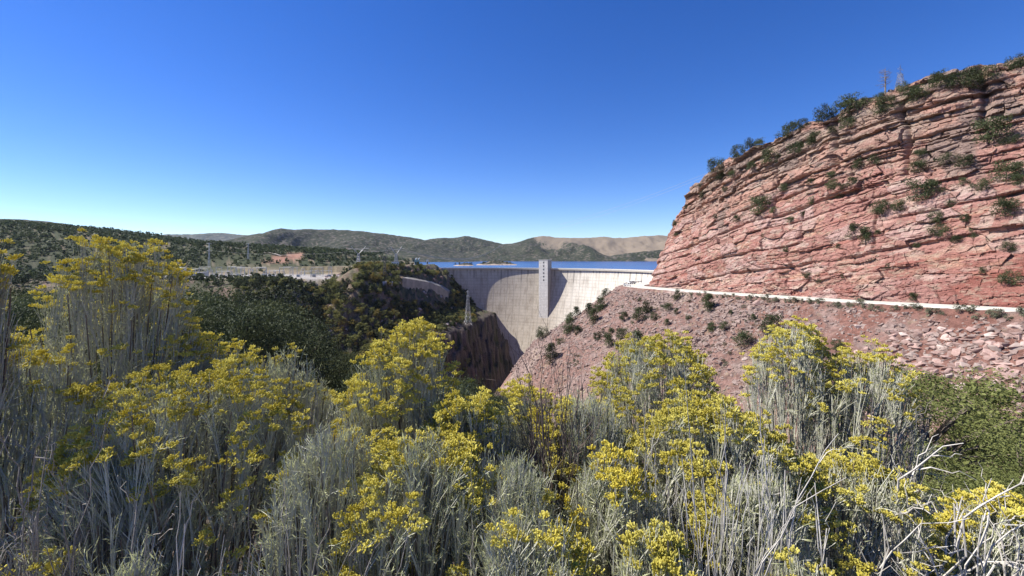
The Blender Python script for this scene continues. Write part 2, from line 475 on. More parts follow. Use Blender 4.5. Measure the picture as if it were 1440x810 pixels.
HM = hill_mat('forested_hill'); HM2 = hill_mat('speckled_hill', scale=.045, cover=.66)
HM3 = hill_mat('distant_mesa', tree=(.05, .06, .05), soil=(.13, .12, .09), scale=.02)
ridge('hill', [(60, 352), (150, 340), (205, 333), (222, 331), (245, 329.5), (270, 329.5), (290, 328), (315, 327.5), (335, 330), (356, 331), (372, 338), (400, 348)], 9500, 2400, m=HM3, seed=3, rough=4)
ridge('hill', [(-420, 305), (-200, 303), (-60, 306), (0, 307.5), (40, 309), (80, 313), (110, 317.5), (133, 323), (165, 336), (200, 348)], 2600, 900, m=HM, seed=5, rough=2)
ridge('hill', [(270, 358), (320, 346), (362, 333.5), (400, 326), (430, 323), (460, 322.3), (490, 323.5), (530, 327.5), (570, 332.5), (600, 338), (640, 352), (680, 366)], 3900, 1500, m=HM2, seed=8, rough=3)
ridge('hill', [(520, 352), (560, 344), (590, 339.5), (606, 336), (625, 334.5), (640, 334.5), (655, 331.5), (672, 335), (690, 339), (715, 345), (745, 352), (790, 366)], 4600, 1300, m=HM, seed=11, rough=3)
def open_slope(px, t, n):
    return sstep(-14, 12, px - (772 + 90 * (1 - np.clip(t, 0, 1)) + 18 * n)) * .95
ridge('hill', [(540, 367), (600, 360), (660, 350), (700, 344.5), (725, 341.5), (742, 336), (756, 332.3), (768, 332), (782, 334), (805, 334.5), (832, 334.5), (848, 332.5), (862, 334.5), (880, 334.5), (905, 332), (925, 331), (945, 332), (1000, 331), (1100, 334)],
      4300, 1150, m=hill_mat('grass_hill', cover=.68), seed=14, rough=3, mask=open_slope)
ridge('hill', [(790, 368), (830, 365), (852, 361), (880, 356.5), (905, 353.5), (925, 352), (950, 350), (1040, 346)], 3500, 420, m=HM2, seed=17, rough=3, base=-20)
ridge('hill', [(560, 369), (640, 366.6), (700, 364), (760, 362.8), (800, 364), (826, 366), (850, 368.5)], 3360, 240, m=HM, seed=19, rough=2.5, base=-20)

def island(px0, px1, Y, top, depth, seed):
    nx, ny = 60, 26
    u = np.linspace(0, 1, nx)[None]; v = np.linspace(0, 1, ny)[:, None]
    x0, x1 = (px0 - CX) / F * Y, (px1 - CX) / F * Y
    X = x0 + (x1 - x0) * u + 0 * v; Yy = Y - depth / 2 + depth * v + 0 * u
    h = (np.sin(u * math.pi) * np.sin(v * math.pi)) ** .5
    Z = LAKE_Z - 4 + (top + 4) * h * (1 + .35 * fbm(X / 30 + seed, Yy / 30, octv=3))
    m = np.where(Z < LAKE_Z + 2.2, 1.0, .15 + 0 * Z)
    o = link('island', mesh_np('island', np.stack([X, Yy, Z], -1).reshape(-1, 3), quads=grid_quads(ny, nx), smooth=True, cols=np.repeat(m.reshape(-1, 1), 3, 1), mats=[hill_mat('island_ground', tan=(.42, .33, .26), scale=.2)]))
    tag(o, kind='structure'); return o
island(668, 729, 1330, 9, 170, 2)
island(636, 668, 1150, 5, 60, 5)
# ================================================================== CLIFF
CK = [  # base x, y   rim x, y, z
    (190, 400, 215, 380, 44), (150, 335, 178, 322, 45), (112, 292, 134, 282, 43), (75, 242, 106, 255, 41.5),
    (80, 212, 99, 222, 43.5), (84.5, 178, 100, 188, 46), (91, 145, 107, 160, 48), (96, 118, 114, 140, 51.5),
    (100.5, 98, 126, 127, 53.5), (103.5, 82, 141, 121, 55), (108, 60, 158, 92, 57), (112, 35, 168, 50, 58), (116, 0, 178, 0, 59), (118, -60, 185, -60, 60)]
CKA = np.array(CK, float)
def catmull(P, t):
    i = np.clip(np.floor(t).astype(int), 0, len(P) - 2); f = (t - i)[:, None]
    p0 = P[np.maximum(i - 1, 0)]; p1 = P[i]; p2 = P[i + 1]; p3 = P[np.minimum(i + 2, len(P) - 1)]
    return .5 * (2 * p1 + (p2 - p0) * f + (2 * p0 - 5 * p1 + 4 * p2 - p3) * f ** 2 + (3 * p1 - p0 - 3 * p2 + p3) * f ** 3)
ts = np.concatenate([np.linspace(0, 2, 30)[:-1], np.linspace(2, 3, 70)[:-1], np.linspace(3, 5, 220)[:-1], np.linspace(5, 7, 280)[:-1], np.linspace(7, 9, 420)[:-1], np.linspace(9, 10, 120)[:-1], np.linspace(10, 13, 40)])
K = catmull(CKA, ts)
bx, by, tx, ty, tz = K.T
bz = road_z(by) - 1.2
arc = np.concatenate([[0], np.cumsum(np.hypot(np.diff((bx + tx) / 2), np.diff((by + ty) / 2)))])
NV, NTOP = 330, 26
vv = np.linspace(0, 1, NV)
dirx = np.gradient((bx + tx) / 2, arc); diry = np.gradient((by + ty) / 2, arc)
nrm = np.hypot(dirx, diry); nx_, ny_ = diry / nrm, -dirx / nrm        # outward?
if (nx_[400] * -1 + ny_[400] * -.2) < 0: nx_, ny_ = -nx_, -ny_
V_, S_ = np.meshgrid(vv, arc, indexing='ij')
prof = V_ ** 1.15
X = bx + (tx - bx) * prof; Y = by + (ty - by) * prof; Z = bz + (tz - bz) * V_
DIP = .16
Wd = Z - DIP * S_ + 1.7 * fbm(S_ / 48, Z / 40, octv=2) + .22 * fbm(S_ / 7, Z / 6, octv=2)               # height within the tilted beds
# bed table
rs = np.random.default_rng(21)
edges = [-120.0]
while edges[-1] < 140: edges.append(edges[-1] + rs.choice([.5, .8, 1.2, 1.9, 2.8, 4.2], p=[.14, .18, .2, .2, .16, .12]))
edges = np.array(edges); li = np.searchsorted(edges, Wd) - 1
lt = (Wd - edges[li]) / (edges[li + 1] - edges[li]); thick = edges[li + 1] - edges[li]
up = sstep(.45, .75, V_ + .08 * fbm(S_ / 20, Z / 15, octv=3))        # the blocky cap beds
rightw = sstep(120, 210, S_ - arc[np.searchsorted(ts, 3.0)] + 60)    # beds break up more to the right
ledge = (h1(li, 3) - .5) * 2
amp = .12 + 1.15 * up + .30 * rightw * (.2 + .8 * V_)
ledge = ledge * np.clip(.75 + 1.1 * fbm(S_ / 17 + li * 7.7, Z * 0, octv=2), 0, 1.5)
D = ledge * amp * np.clip(thick / 1.6, .4, 1.4)
D += amp * .25 * (.5 - np.abs(lt - .5)) * np.clip(thick, .4, 2)       # rounded bed faces
D -= (sstep(.16, 0, lt) + sstep(.9, 1, lt)) * (.25 + .6 * amp) * (h1(li, 9) > .4) * sstep(-.2, .25, fbm(S_ / 11 + li * 3.7, Z * 0, octv=2))
wblk = 2.5 + 9 * h1(li, 5) + 2.5 * thick
sj = (S_ + 1.0 * fbm(S_ / 6, Z / 5, octv=2) + 40 * h1(li, 6)) / wblk
bj = np.floor(sj); fj = sj - bj
D += (h2(li, bj, 4) - .5) * amp * 1.3
crack = np.minimum(fj, 1 - fj) * wblk
D -= sstep(.32, .06, crack) * amp * 1.0 * (h2(li, bj, 8) > .55)
def facets(a, b, seed):
    """flat fracture faces: nearest jittered cell, its offset and tilt, and how near its edge is"""
    ia, ib = np.floor(a), np.floor(b)
    best = np.full(a.shape, 9.0); sec = np.full(a.shape, 9.0); off = np.zeros(a.shape); hid = np.zeros(a.shape)
    for da in (-1, 0, 1):
        for db in (-1, 0, 1):
            ca, cb = ia + da, ib + db
            pa, pb = ca + .15 + .7 * h2(ca, cb, seed), cb + .15 + .7 * h2(ca, cb, seed + 1)
            d = np.hypot(a - pa, b - pb)
            o = (h2(ca, cb, seed + 2) - .5) + (h2(ca, cb, seed + 3) - .5) * 1.1 * (a - pa) + (h2(ca, cb, seed + 4) - .5) * 1.3 * (b - pb)
            m = d < best
            sec = np.where(m, best, np.minimum(sec, d)); off = np.where(m, o, off); hid = np.where(m, h2(ca, cb, seed + 5), hid)
            best = np.where(m, d, best)
    return off, sec - best, hid
wa = .22 * fbm(S_ / 5, Z / 4, octv=2)
f1, e1, c1 = facets((S_ + .55 * Wd) / 7.5 + wa * .5, Wd / 3.4 + wa * .4, 40)
f2, e2, c2 = facets((S_ - .4 * Wd) / 2.3 + wa, Wd / 1.05 + wa, 60)
D += f1 * (1.15 + .5 * up) + f2 * (.36 + .16 * up)
D -= sstep(.07, .0, e1) * .28 * (c1 > .66)
# big joints cutting several beds, big buttresses
for k, (s0, v0, v1, wd, dp) in enumerate([(.30, .72, .97, .9, 3.2), (.52, .5, .8, .5, 1.6), (.18, .6, .9, .6, 1.8), (.66, .66, .98, .8, 2.4), (.78, .55, .9, .6, 2.2), (.88, .7, 1, .9, 2.6), (.42, .75, .98, .6, 2.0), (.6, .3, .5, .4, 1.2), (.73, .2, .42, .4, 1.)]):
    sc = arc[np.searchsorted(ts, 3.0)] + s0 * (arc[np.searchsorted(ts, 9.5)] - arc[np.searchsorted(ts, 3.0)])
    D -= dp * np.exp(-((S_ - sc - .8 * fbm(Z / 5 + k, Z * 0, octv=2)) / wd) ** 2) * sstep(v0 - .03, v0 + .03, V_) * sstep(v1 + .03, v1 - .03, V_)
D += 2.6 * fbm(S_ / 26, Z / 30, octv=3) * (.4 + .6 * up) * sstep(0, .15, V_)
D += .14 * fbm(S_ / 2.6, Wd / 1.3, octv=4, gain=.62)
D -= .5 * sstep(.12, .0, np.abs(vnoise(S_ / 4.5 + Z / 9, Z / 7 + 3))) * sstep(-.1, .3, vnoise(S_ / 15, Z / 12 + 70))
D += .07 * fbm(S_ / .7, Wd / .35, octv=3, gain=.6)
# continuous dark partings that run up to the right across the lower face
for w0, dp, th_ in [(-27, 1.1, .5), (-21.5, .8, .35), (-38, .9, .4), (-8, 1.0, .45), (2, 1.1, .5), (13, 1.6, .6), (-46, .8, .5), (-31, .6, .3)]:
    D -= 1.25 * dp * np.exp(-((Wd - w0 - .5 * fbm(S_ / 9, Z * 0 + w0, octv=3)) / th_) ** 2) * sstep(-.5, .2, fbm(S_ / 22 + w0, Z * 0, octv=2) + .2)
D *= sstep(1.01, .97, V_) * .6 + .4
X = X + nx_ * D; Y = Y + ny_ * D
Z = Z + .25 * fbm(S_ / 3, Z / 2, octv=3) * V_ + sstep(.93, 1, V_) * (1.4 * fbm(S_ / 9, Z * 0, octv=4, gain=.6) + .9 * (h1(S_ / 5.3, 31) - .5))
# plateau behind the rim
k = np.linspace(.02, 1, NTOP)[:, None] ** 1.6 * 90
XT = X[-1] - nx_ * k; YT = Y[-1] - ny_ * k
ZT = Z[-1] + k * .05 + 1.1 * fbm(XT / 9, YT / 9, octv=3) * np.minimum(k / 4, 1) - np.minimum(k, 6) * .05
CXv, CYv, CZv = (np.concatenate([a, b]).ravel() for a, b in ((X, XT), (Y, YT), (Z, ZT)))
# colours of the beds
mixa = lambda a, b, t: a + (b - a) * np.clip(t, 0, 1)[..., None]
base = np.broadcast_to(np.array([.345, .178, .145]), V_.shape + (3,))
n1 = fbm(S_ / 16, Wd / 5, octv=4); n2 = fbm(S_ / 4, Wd / 1.2 + 40, octv=4); n3 = fbm(S_ / 1.2, Wd / .4, octv=3)
C = mixa(base, np.array([.45, .275, .225]), sstep(.0, .7, n1 + .5 * n2))
C = mixa(C, np.array([.30, .11, .08]), (h1(li, 13) > .74) * .55 * (thick < 2.5))
C = mixa(C, np.array([.55, .40, .30]), (h1(li, 14) > .8) * .5 * sstep(-.3, .4, n2))
C = mixa(C, np.array([.40, .225, .15]), sstep(.5, .9, n2 - n1) * .5)
C = mixa(C, np.array([.42, .30, .265]), (c1 > .72) * .6)
C = mixa(C, np.array([.29, .15, .12]), (c1 < .2) * .65)
C = mixa(C, np.array([.50, .40, .33]), (c2 > .86) * .45)
C = mixa(C, np.array([.26, .13, .105]), (c2 < .2) * .55)
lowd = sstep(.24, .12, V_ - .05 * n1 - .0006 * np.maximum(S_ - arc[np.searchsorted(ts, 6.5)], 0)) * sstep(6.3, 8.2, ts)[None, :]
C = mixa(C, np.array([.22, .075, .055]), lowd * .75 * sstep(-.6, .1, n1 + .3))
capc = mixa(np.broadcast_to(np.array([.30, .215, .165]), C.shape), np.array([.38, .22, .165]), sstep(-.2, .5, n1))
capc = mixa(capc, np.array([.22, .175, .15]), sstep(.2, .8, n2) * .7)
C = mixa(C, capc, sstep(.50, .80, V_ + .16 * n1) * .92)
C = mixa(C, np.array([.36, .30, .22]), sstep(.35, .8, n3 + .4 * n2) * .45)
C = mixa(C, np.array([.23, .17, .14]), sstep(.30, .6, fbm(S_ / 11 + 60, Z / 14, octv=3)) * sstep(.3, .55, V_) * .8)
CT = np.broadcast_to(np.array([.30, .22, .16]), XT.shape + (3,))
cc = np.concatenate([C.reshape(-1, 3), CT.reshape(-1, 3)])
def cliff_mat():
    m, nt, out = new_mat('cliff_rock')
    a = N(nt, 'ShaderNodeVertexColor'); a.layer_name = 'Col'
    v = objco(nt)
    n = noise(nt, v, .8, 8, .7, (1, 1, 2.4)); n2 = noise(nt, v, 5, 5, .65)
    c = mixc(nt, a.outputs['Color'], ramp(nt, n, [(.3, (.62, .58, .56)), (.5, (1, 1, 1)), (.72, (1.32, 1.3, 1.28))]), 1.0, 'MULTIPLY')
    c = mixc(nt, c, ramp(nt, n2, [(.3, (.75, .74, .73)), (.7, (1.2, 1.2, 1.2))]), 1.0, 'MULTIPLY')
    ad = nt.nodes.new('ShaderNodeMath'); ad.operation = 'MULTIPLY_ADD'; ad.inputs[1].default_value = .35
    nt.links.new(n2, ad.inputs[0]); nt.links.new(n, ad.inputs[2])
    principled(nt, out, c, .93, ad.outputs[0], .9, .6, spec=.15)
    return m
CQ = grid_quads(NV + NTOP, len(ts))
CV = np.stack([CXv, CYv, CZv], 1)
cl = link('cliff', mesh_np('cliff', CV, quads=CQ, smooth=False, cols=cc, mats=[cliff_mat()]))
tag(cl, kind='structure')
CBVH = BVHTree.FromPolygons([tuple(v) for v in CV], [tuple(q) for q in CQ.tolist()])
def hit_cliff(px, py):
    d = Vector(((px - CX) / F, 1, -(py - HY) / F)).normalized()
    r = CBVH.ray_cast(Vector((0, 0, 0)), d)
    return None if r[0] is None else (np.array(r[0]), np.array(r[1]))
def cliff_down(x, y):
    r = CBVH.ray_cast(Vector((x, y, 200)), Vector((0, 0, -1)))
    return None if r[0] is None else r[0].z

# ================================================================== ROAD
yy = np.concatenate([np.linspace(-60, 480, 190)])
rxs, rzs = road_x(yy), road_z(yy)
ker = np.ones(9) / 9
rxs[4:-4] = np.convolve(rxs, ker, 'valid')
def strip(name, offs, zoff, m, thick=.25):
    tx_ = np.gradient(rxs, yy); ln = np.hypot(tx_, 1); px_, py_ = 1 / ln, -tx_ / ln
    rows = []
    for o, z in offs: rows.append(np.stack([rxs + px_ * o, yy + py_ * o, rzs + zoff + z], 1))
    V = np.concatenate(rows)
    return mesh_np(name, V, quads=grid_quads(len(offs), len(yy)), mats=[m])
def road_mat():
    m, nt, out = new_mat('road_surface')
    v = objco(nt); n = noise(nt, v, .5, 5, .6); n2 = noise(nt, v, 14, 3, .6)
    c = ramp(nt, n, [(.3, (.50, .47, .40)), (.7, (.62, .59, .51))])
    principled(nt, out, c, .9, n2, .2, .02, spec=.2)
    return m
M_ROAD = road_mat()
tag(link('road', strip('road', [(-6.0, -.9), (-5.6, 0), (-4.4, .06), (4.4, .06), (5.2, 0), (5.6, -.9)], .16, M_ROAD)), kind='structure')
paint = plain('lane_paint', (.75, .62, .16), .1)
tag(link('lane_marking', strip('lane_marking', [(-.30, 0), (-.18, 0)], .226, paint)), kind='structure')
tag(link('lane_marking', strip('lane_marking', [(.18, 0), (.30, 0)], .226, paint)), kind='structure')

# ================================================================== DAM
def dam_mat():
    m, nt, out = new_mat('dam_concrete')
    a = N(nt, 'ShaderNodeVertexColor'); a.layer_name = 'Col'
    v = objco(nt)
    n = noise(nt, v, .06, 6, .65); st = noise(nt, v, .30, 4, .6, (1, 1, .06)); fine = noise(nt, v, .9, 4, .7)
    c = mixc(nt, a.outputs['Color'], ramp(nt, n, [(.3, (.84, .82, .80)), (.7, (1.1, 1.1, 1.1))]), 1.0, 'MULTIPLY')
    c = mixc(nt, c, ramp(nt, st, [(.34, (.72, .70, .68)), (.5, (1, 1, 1))]), .8, 'MULTIPLY')
    c = mixc(nt, c, ramp(nt, fine, [(.25, (.86, .86, .86)), (.7, (1.06, 1.06, 1.06))]), 1.0, 'MULTIPLY')
    principled(nt, out, c, .9, fine, .3, .1, spec=.2)
    return m
M_DAM = dam_mat()
dam = empty('dam', (0, 0, -168))
dam_o = Vector((0, 0, -168))
tag(dam, 'curved pale concrete arch dam closing the canyon below the blue reservoir', 'dam')
NA, NZ = 420, 150
aa = np.linspace(46, -48, NA)                        # degrees along the crest, left end to right end
zz = np.linspace(0, 158, NZ)                         # metres below the crest
AA, ZZ = np.meshgrid(aa, zz)
def face_in(z):                                      # how far the face has moved downstream at depth z
    return 5 + .12 * z + .0012 * z * z
rad = DR - face_in(ZZ)
# lift lines and contraction joints as shallow grooves
jt = AA / 2.55; jf = np.abs(jt - np.round(jt)) * 2.55 * math.pi / 180 * DR
lf = np.abs(ZZ / 4.6 - np.round(ZZ / 4.6)) * 4.6
FX, FY = arch(AA, rad + .12 * sstep(.5, .1, jf))
FZ = ZC - 1.6 - ZZ
# colour: pale concrete, darker weathering runs below the crest at the joints
cw = np.broadcast_to(np.array([.50, .44, .35]), AA.shape + (3,)).copy()
js = np.round(jt); run = 4 + 26 * h1(js + 50, 3) ** 1.5
wet = sstep(1.5, .3, jf) * sstep(run, run * .6, ZZ) * .75 * (h1(js + 50, 4) > .2)
wet = np.maximum(wet, sstep(1.1, .3, jf) * .26)
half = np.abs(jt + .5 - np.round(jt + .5)) * 2.55 * math.pi / 180 * DR
wet = np.maximum(wet, sstep(.9, .2, half) * sstep(16, 5, ZZ) * .4 * (h1(np.round(jt + .5), 6) > .5))
wet = np.maximum(wet, sstep(.8, .25, lf) * .22 * (.5 + .9 * h1(np.round(ZZ / 4.6), 7)))
sun_side = sstep(0, -14, AA)  # right part paler: its fuller sunlight is painted into the concrete colour
cw = mixa(cw, np.array([.72, .67, .57]), sun_side)
cw = mixa(cw, np.array([.16, .15, .14]), wet)
spk = (h2(AA / .35, ZZ / 1.6, 5) > .988) * sstep(0, -3, -np.abs(AA) + 40)
cw = mixa(cw, np.array([.75, .72, .66]), spk * .6)
V1 = np.stack([FX, FY, FZ], -1).reshape(-1, 3) - np.array(dam_o)
# upstream face
UX, UY = arch(AA, DR + 4.5 + 0 * ZZ)
V2 = np.stack([UX, UY, FZ], -1).reshape(-1, 3) - np.array(dam_o)
n0 = len(V1)
q1 = grid_quads(NZ, NA); q2 = grid_quads(NZ, NA)[:, ::-1] + n0
topq = np.stack([np.arange(NA - 1), n0 + np.arange(NA - 1), n0 + np.arange(1, NA), np.arange(1, NA)], 1)
link('body', mesh_np('body', np.concatenate([V1, V2]), quads=np.concatenate([q1, q2, topq]), smooth=False, cols=np.concatenate([cw.reshape(-1, 3)] * 2), mats=[M_DAM]), dam)
def arc_box(name, a0, a1, r0, r1, z0, z1, m, par, n=200, o=dam_o):
    a = np.linspace(a0, a1, n)
    P = []
    for r_, z_ in ((r0, z0), (r1, z0), (r1, z1), (r0, z1)):
        x, y = arch(a, r_); P.append(np.stack([x, y, 0 * a + z_], 1))
    V = np.concatenate(P) - np.array(o)
    Q = []
    for k in range(4):
        i = np.arange(n - 1); b, c = k * n, ((k + 1) % 4) * n
        Q.append(np.stack([b + i, b + i + 1, c + i + 1, c + i], 1))
    Q.append(np.array([[0, n, 2 * n, 3 * n], [n - 1, 4 * n - 1, 3 * n - 1, 2 * n - 1]]))
    return link(name, mesh_np(name, V, quads=np.concatenate(Q), mats=[m]), par)
M_CONC = plain('weathered_concrete', (.46, .42, .355), .12, .2)
M_CONCW = plain('pale_concrete', (.62, .58, .50), .08, .3)
arc_box('crest_road', 46, -48, DR - 7.2, DR + 4.8, ZC - 1.6, ZC + .0, M_CONC, dam)
arc_box('parapet', 46, -48, DR - 7.4, DR - 6.9, ZC + .003, ZC + 1.15, M_CONCW, dam)
arc_box('parapet', 46, -48, DR + 4.4, DR + 4.9, ZC + .003, ZC + 1.1, M_CONCW, dam)
# lift tower standing against the downstream face
TA = math.degrees(0.0)
tx0, ty0 = arch(.35, DR - 12.5)
tower_o = Vector((tx0, ty0, -120))
trot = A_MID - math.pi / 2
tw = MB(); tw.box((0, 0, (120 - 2.2) / 2 - 20), (14.5, 14, 118 - .0 + 40), 0)
def tower_mat():
    m, nt, out = new_mat('tower_concrete')
    v = objco(nt)
    br = N(nt, 'ShaderNodeTexBrick', Scale=1.0); br.offset = 0; br.inputs['Mortar Size'].default_value = .09
    br.inputs['Brick Width'].default_value = 2.4; br.inputs['Row Height'].default_value = 2.3
    br.inputs['Color1'].default_value = (.78, .75, .68, 1); br.inputs['Color2'].default_value = (.72, .69, .62, 1); br.inputs['Mortar'].default_value = (.36, .34, .31, 1)
    mp = N(nt, 'ShaderNodeMapping'); mp.inputs['Rotation'].default_value = (R(90), 0, 0)
    nt.links.new(v, mp.inputs['Vector']); nt.links.new(mp.outputs[0], br.inputs['Vector'])
    n = noise(nt, v, .4, 5, .65)
    c = mixc(nt, br.outputs['Color'], ramp(nt, n, [(.3, (.84, .83, .82)), (.7, (1.12, 1.12, 1.1))]), 1.0, 'MULTIPLY')
    principled(nt, out, c, .9, n, .2, .1, spec=.2)
    return m
to = tw.build('lift_tower', tower_mat(), dam); to.location = tower_o - dam_o; to.rotation_euler = (0, 0, trot)
M_WIN = plain('dark_glass', (.03, .035, .04), .1, rough=.25)
for kk in range(6):
    wb = MB(); wb.box((0, 0, 0), (1.7, .3, 2.0)); wo_ = wb.build('window', M_WIN, to)
    wo_.location = (.6, -7.03, 120 - 2.2 - 3.2 - 20 + 20 - 5.2 * kk)
cpb = MB(); cpb.box((0, 0, 0), (15.1, 14.6, .9)); cp = cpb.build('roof_cap', M_CONCW, to); cp.location = (0, 0, 117.8 - 20 + 20 + .47)
# thrust block at the left abutment, stepping down into the rock
tb = MB()
P0 = at(568, 391, 640); P1 = at(628, 404, 640); 
for (pa, pb, ta, tb_, bo) in [((566, 391), (600, 398), 0, 0, 30), ((600, 398), (626, 408), 0, 0, 34)]:
    pass
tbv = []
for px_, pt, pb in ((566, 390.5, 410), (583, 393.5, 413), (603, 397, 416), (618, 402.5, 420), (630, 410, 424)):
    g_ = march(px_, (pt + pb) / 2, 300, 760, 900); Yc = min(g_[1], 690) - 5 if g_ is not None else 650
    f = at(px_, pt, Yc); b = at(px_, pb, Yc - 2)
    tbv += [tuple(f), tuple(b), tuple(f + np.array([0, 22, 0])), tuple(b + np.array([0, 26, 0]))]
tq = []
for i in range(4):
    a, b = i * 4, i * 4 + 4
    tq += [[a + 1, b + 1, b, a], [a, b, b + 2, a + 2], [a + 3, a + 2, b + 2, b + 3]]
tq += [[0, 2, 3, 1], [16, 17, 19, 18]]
link('thrust_block', mesh_np('thrust_block', np.array(tbv) - np.array(dam_o), quads=tq, mats=[plain('stained_shaded_concrete', (.25, .225, .19), .3, .12)]), dam)  # stain mottling, with the block's shade put into a darker base colour
# ================================================================== VEGETATION, ROCKS
def foliage_mat(name, dark, light, scale=2.0, transl=.25, rand=.25, rough=.7):
    m, nt, out = new_mat(name)
    v = objco(nt); n = noise(nt, v, scale, 3, .6)
    c = ramp(nt, n, [(.32, dark), (.68, light)])
    oi = nt.nodes.new('ShaderNodeObjectInfo'); hs = nt.nodes.new('ShaderNodeHueSaturation')
    mr = N(nt, 'ShaderNodeMapRange'); mr.inputs['To Min'].default_value = 1 - rand; mr.inputs['To Max'].default_value = 1 + rand
    nt.links.new(oi.outputs['Random'], mr.inputs['Value']); nt.links.new(mr.outputs[0], hs.inputs['Value']); nt.links.new(c, hs.inputs['Color'])
    principled(nt, out, hs.outputs['Color'], rough, spec=.2, transl=transl)
    return m
M_JUN = foliage_mat('juniper_foliage', (.038, .052, .022), (.10, .118, .050), 1.2, .25, .4)
M_JUN_OLIVE = foliage_mat('olive_juniper_foliage', (.085, .105, .030), (.25, .265, .085), 3.5, .35, .1)
M_PIN = foliage_mat('pinyon_foliage', (.028, .040, .018), (.085, .102, .045), .8, .25, .35)
M_PIN2 = foliage_mat('olive_pinyon_foliage', (.050, .062, .022), (.135, .145, .055), .8, .25, .3)
M_OAK = foliage_mat('oak_foliage', (.115, .125, .038), (.27, .26, .085), .8, .3)
M_GOLD = foliage_mat('autumn_foliage', (.16, .12, .03), (.30, .235, .06), .8, .3)
M_SAGE = foliage_mat('sage_foliage', (.11, .12, .075), (.24, .235, .15), 2.0, .2)
M_BARK = plain('bark', (.14, .11, .085), .3, 6)
M_DEADWOOD = plain('dead_wood', (.20, .17, .145), .25, 6)

def leaf_quads(P, nrm, size, rs, aspect=1.5):
    """one small face at each point, roughly facing nrm"""
    n = len(P)
    r = rs.normal(size=(n, 3)); nn = nrm + .8 * r; nn /= np.linalg.norm(nn, axis=1)[:, None] + 1e-9
    t = np.cross(nn, rs.normal(size=(n, 3))); t /= np.linalg.norm(t, axis=1)[:, None] + 1e-9
    b = np.cross(nn, t)
    s = size * rs.uniform(.55, 1.35, n)[:, None]
    V = np.stack([P - t * s * aspect, P - b * s * .75, P + t * s * aspect, P + b * s * .75], 1)
    return V.reshape(-1, 3), np.arange(n * 4).reshape(-1, 4)

def crown_points(seed, n, shape='juniper', clumps=16):
    rs = np.random.default_rng(seed)
    zc = rs.uniform(0.08, .92, clumps)
    if shape == 'juniper': rad = .36 * np.clip(1.15 - zc, .12, 1) ** .75
    elif shape == 'pine': rad = .26 * np.clip(1.05 - zc, .05, 1)
    else: rad = .50 * np.sqrt(np.clip(1 - (zc * 1.5 - .55) ** 2, .08, 1))
    ang = rs.uniform(0, 2 * math.pi, clumps) + np.arange(clumps) * 2.4
    rr_ = rad * np.sqrt(rs.uniform(.05, 1.0, clumps))
    cx, cy = rr_ * np.cos(ang), rr_ * np.sin(ang)
    cr = rs.uniform(.11, .20, clumps) * {'pine': .75, 'juniper': 1.2, 'round': 1.5, 'open': .78}[shape]
    k = rs.integers(0, clumps, n)
    d = rs.normal(size=(n, 3)); d /= np.linalg.norm(d, axis=1)[:, None]
    rad_ = cr[k] * rs.uniform(.55, 1.05, n)
    P = np.stack([cx[k], cy[k], zc[k]], 1) + d * rad_[:, None] * np.array([1, 1, .8])
    P[:, 2] = np.clip(P[:, 2], .02, 1.02)
    return P, d, rs, np.stack([cx, cy, zc], 1)

def tree_meshes(seed, n, leaf, mat, shape='juniper', clumps=16, trunk_r=.022, limbs=8, nside=5):
    P, d, rs, cc_ = crown_points(seed, n, shape, clumps)
    V, Q = leaf_quads(P, d, leaf, rs)
    crown = mesh_np('crown', V, quads=Q, mats=[mat])
    b = MB()
    zt = .55 if shape != 'pine' else .95
    b.tube([(0, 0, -.06), (.01, .008, zt * .4), (.0, -.01, zt * .75), (.015, .01, zt)], [trunk_r * 1.2, trunk_r, trunk_r * .7, trunk_r * .25], nside)
    for c in cc_[:limbs]:
        z0 = min(c[2] * .55, zt * .8)
        b.tube([(0, 0, z0), (c[0] * .5, c[1] * .5, (z0 + c[2]) / 2 + .01), tuple(c)], [trunk_r * .5, trunk_r * .32, trunk_r * .12], 4, False)
    return crown, b.mesh('trunk', M_BARK)

def one_mesh(seed, n, leaf, mat, shape='oak', clumps=9):
    """a bush or far tree as one small mesh"""
    P, d, rs, cc_ = crown_points(seed, n, shape, clumps)
    V, Q = leaf_quads(P, d, leaf, rs)
    b = MB(); b.tube([(0, 0, -.05), (0, 0, .5)], [.03, .012], 4)
    nb = b.n; VV = np.concatenate([V, np.concatenate(b.V)]); QQ = np.concatenate([Q, np.concatenate(b.Q) + len(V)])
    mi = np.zeros(len(QQ), int); mi[len(Q):] = 1
    return mesh_np('shrub', VV, quads=QQ, mats=[mat, M_BARK], mat_idx=mi)

ORD = ['first', 'second', 'third', 'fourth', 'fifth', 'sixth', 'seventh', 'eighth', 'ninth', 'tenth', 'eleventh', 'twelfth', 'thirteenth', 'fourteenth', 'fifteenth', 'sixteenth', 'seventeenth', 'eighteenth', 'nineteenth', 'twentieth']
def ordw(i):
    if i < 20: return ORD[i]
    if i < 29: return 'twenty-' + ORD[i - 20]
    if i == 29: return 'thirtieth'
    if i < 39: return 'thirty-' + ORD[i - 30]
    return 'fortieth' if i == 39 else 'forty-' + ORD[min(i - 40, 8)]

JUN = [tree_meshes(100 + i, 2000, .020, M_JUN, 'juniper', 26, limbs=5) for i in range(5)]
RND = [tree_meshes(120 + i, 2600, .021, M_JUN, 'round', 30, limbs=5) for i in range(5)]
PINE = [tree_meshes(140 + i, 700, .026, M_JUN, 'pine', 20, limbs=8) for i in range(2)]
def place_tree(var, loc, h, rz, name, label, cat, group, wide=1.0, parts=True):
    root = empty(name, loc, rz); root.scale = (h * wide, h * wide, h)
    tag(root, label, cat, group)
    link('crown', var[0], root); link('trunk', var[1], root)
    return root

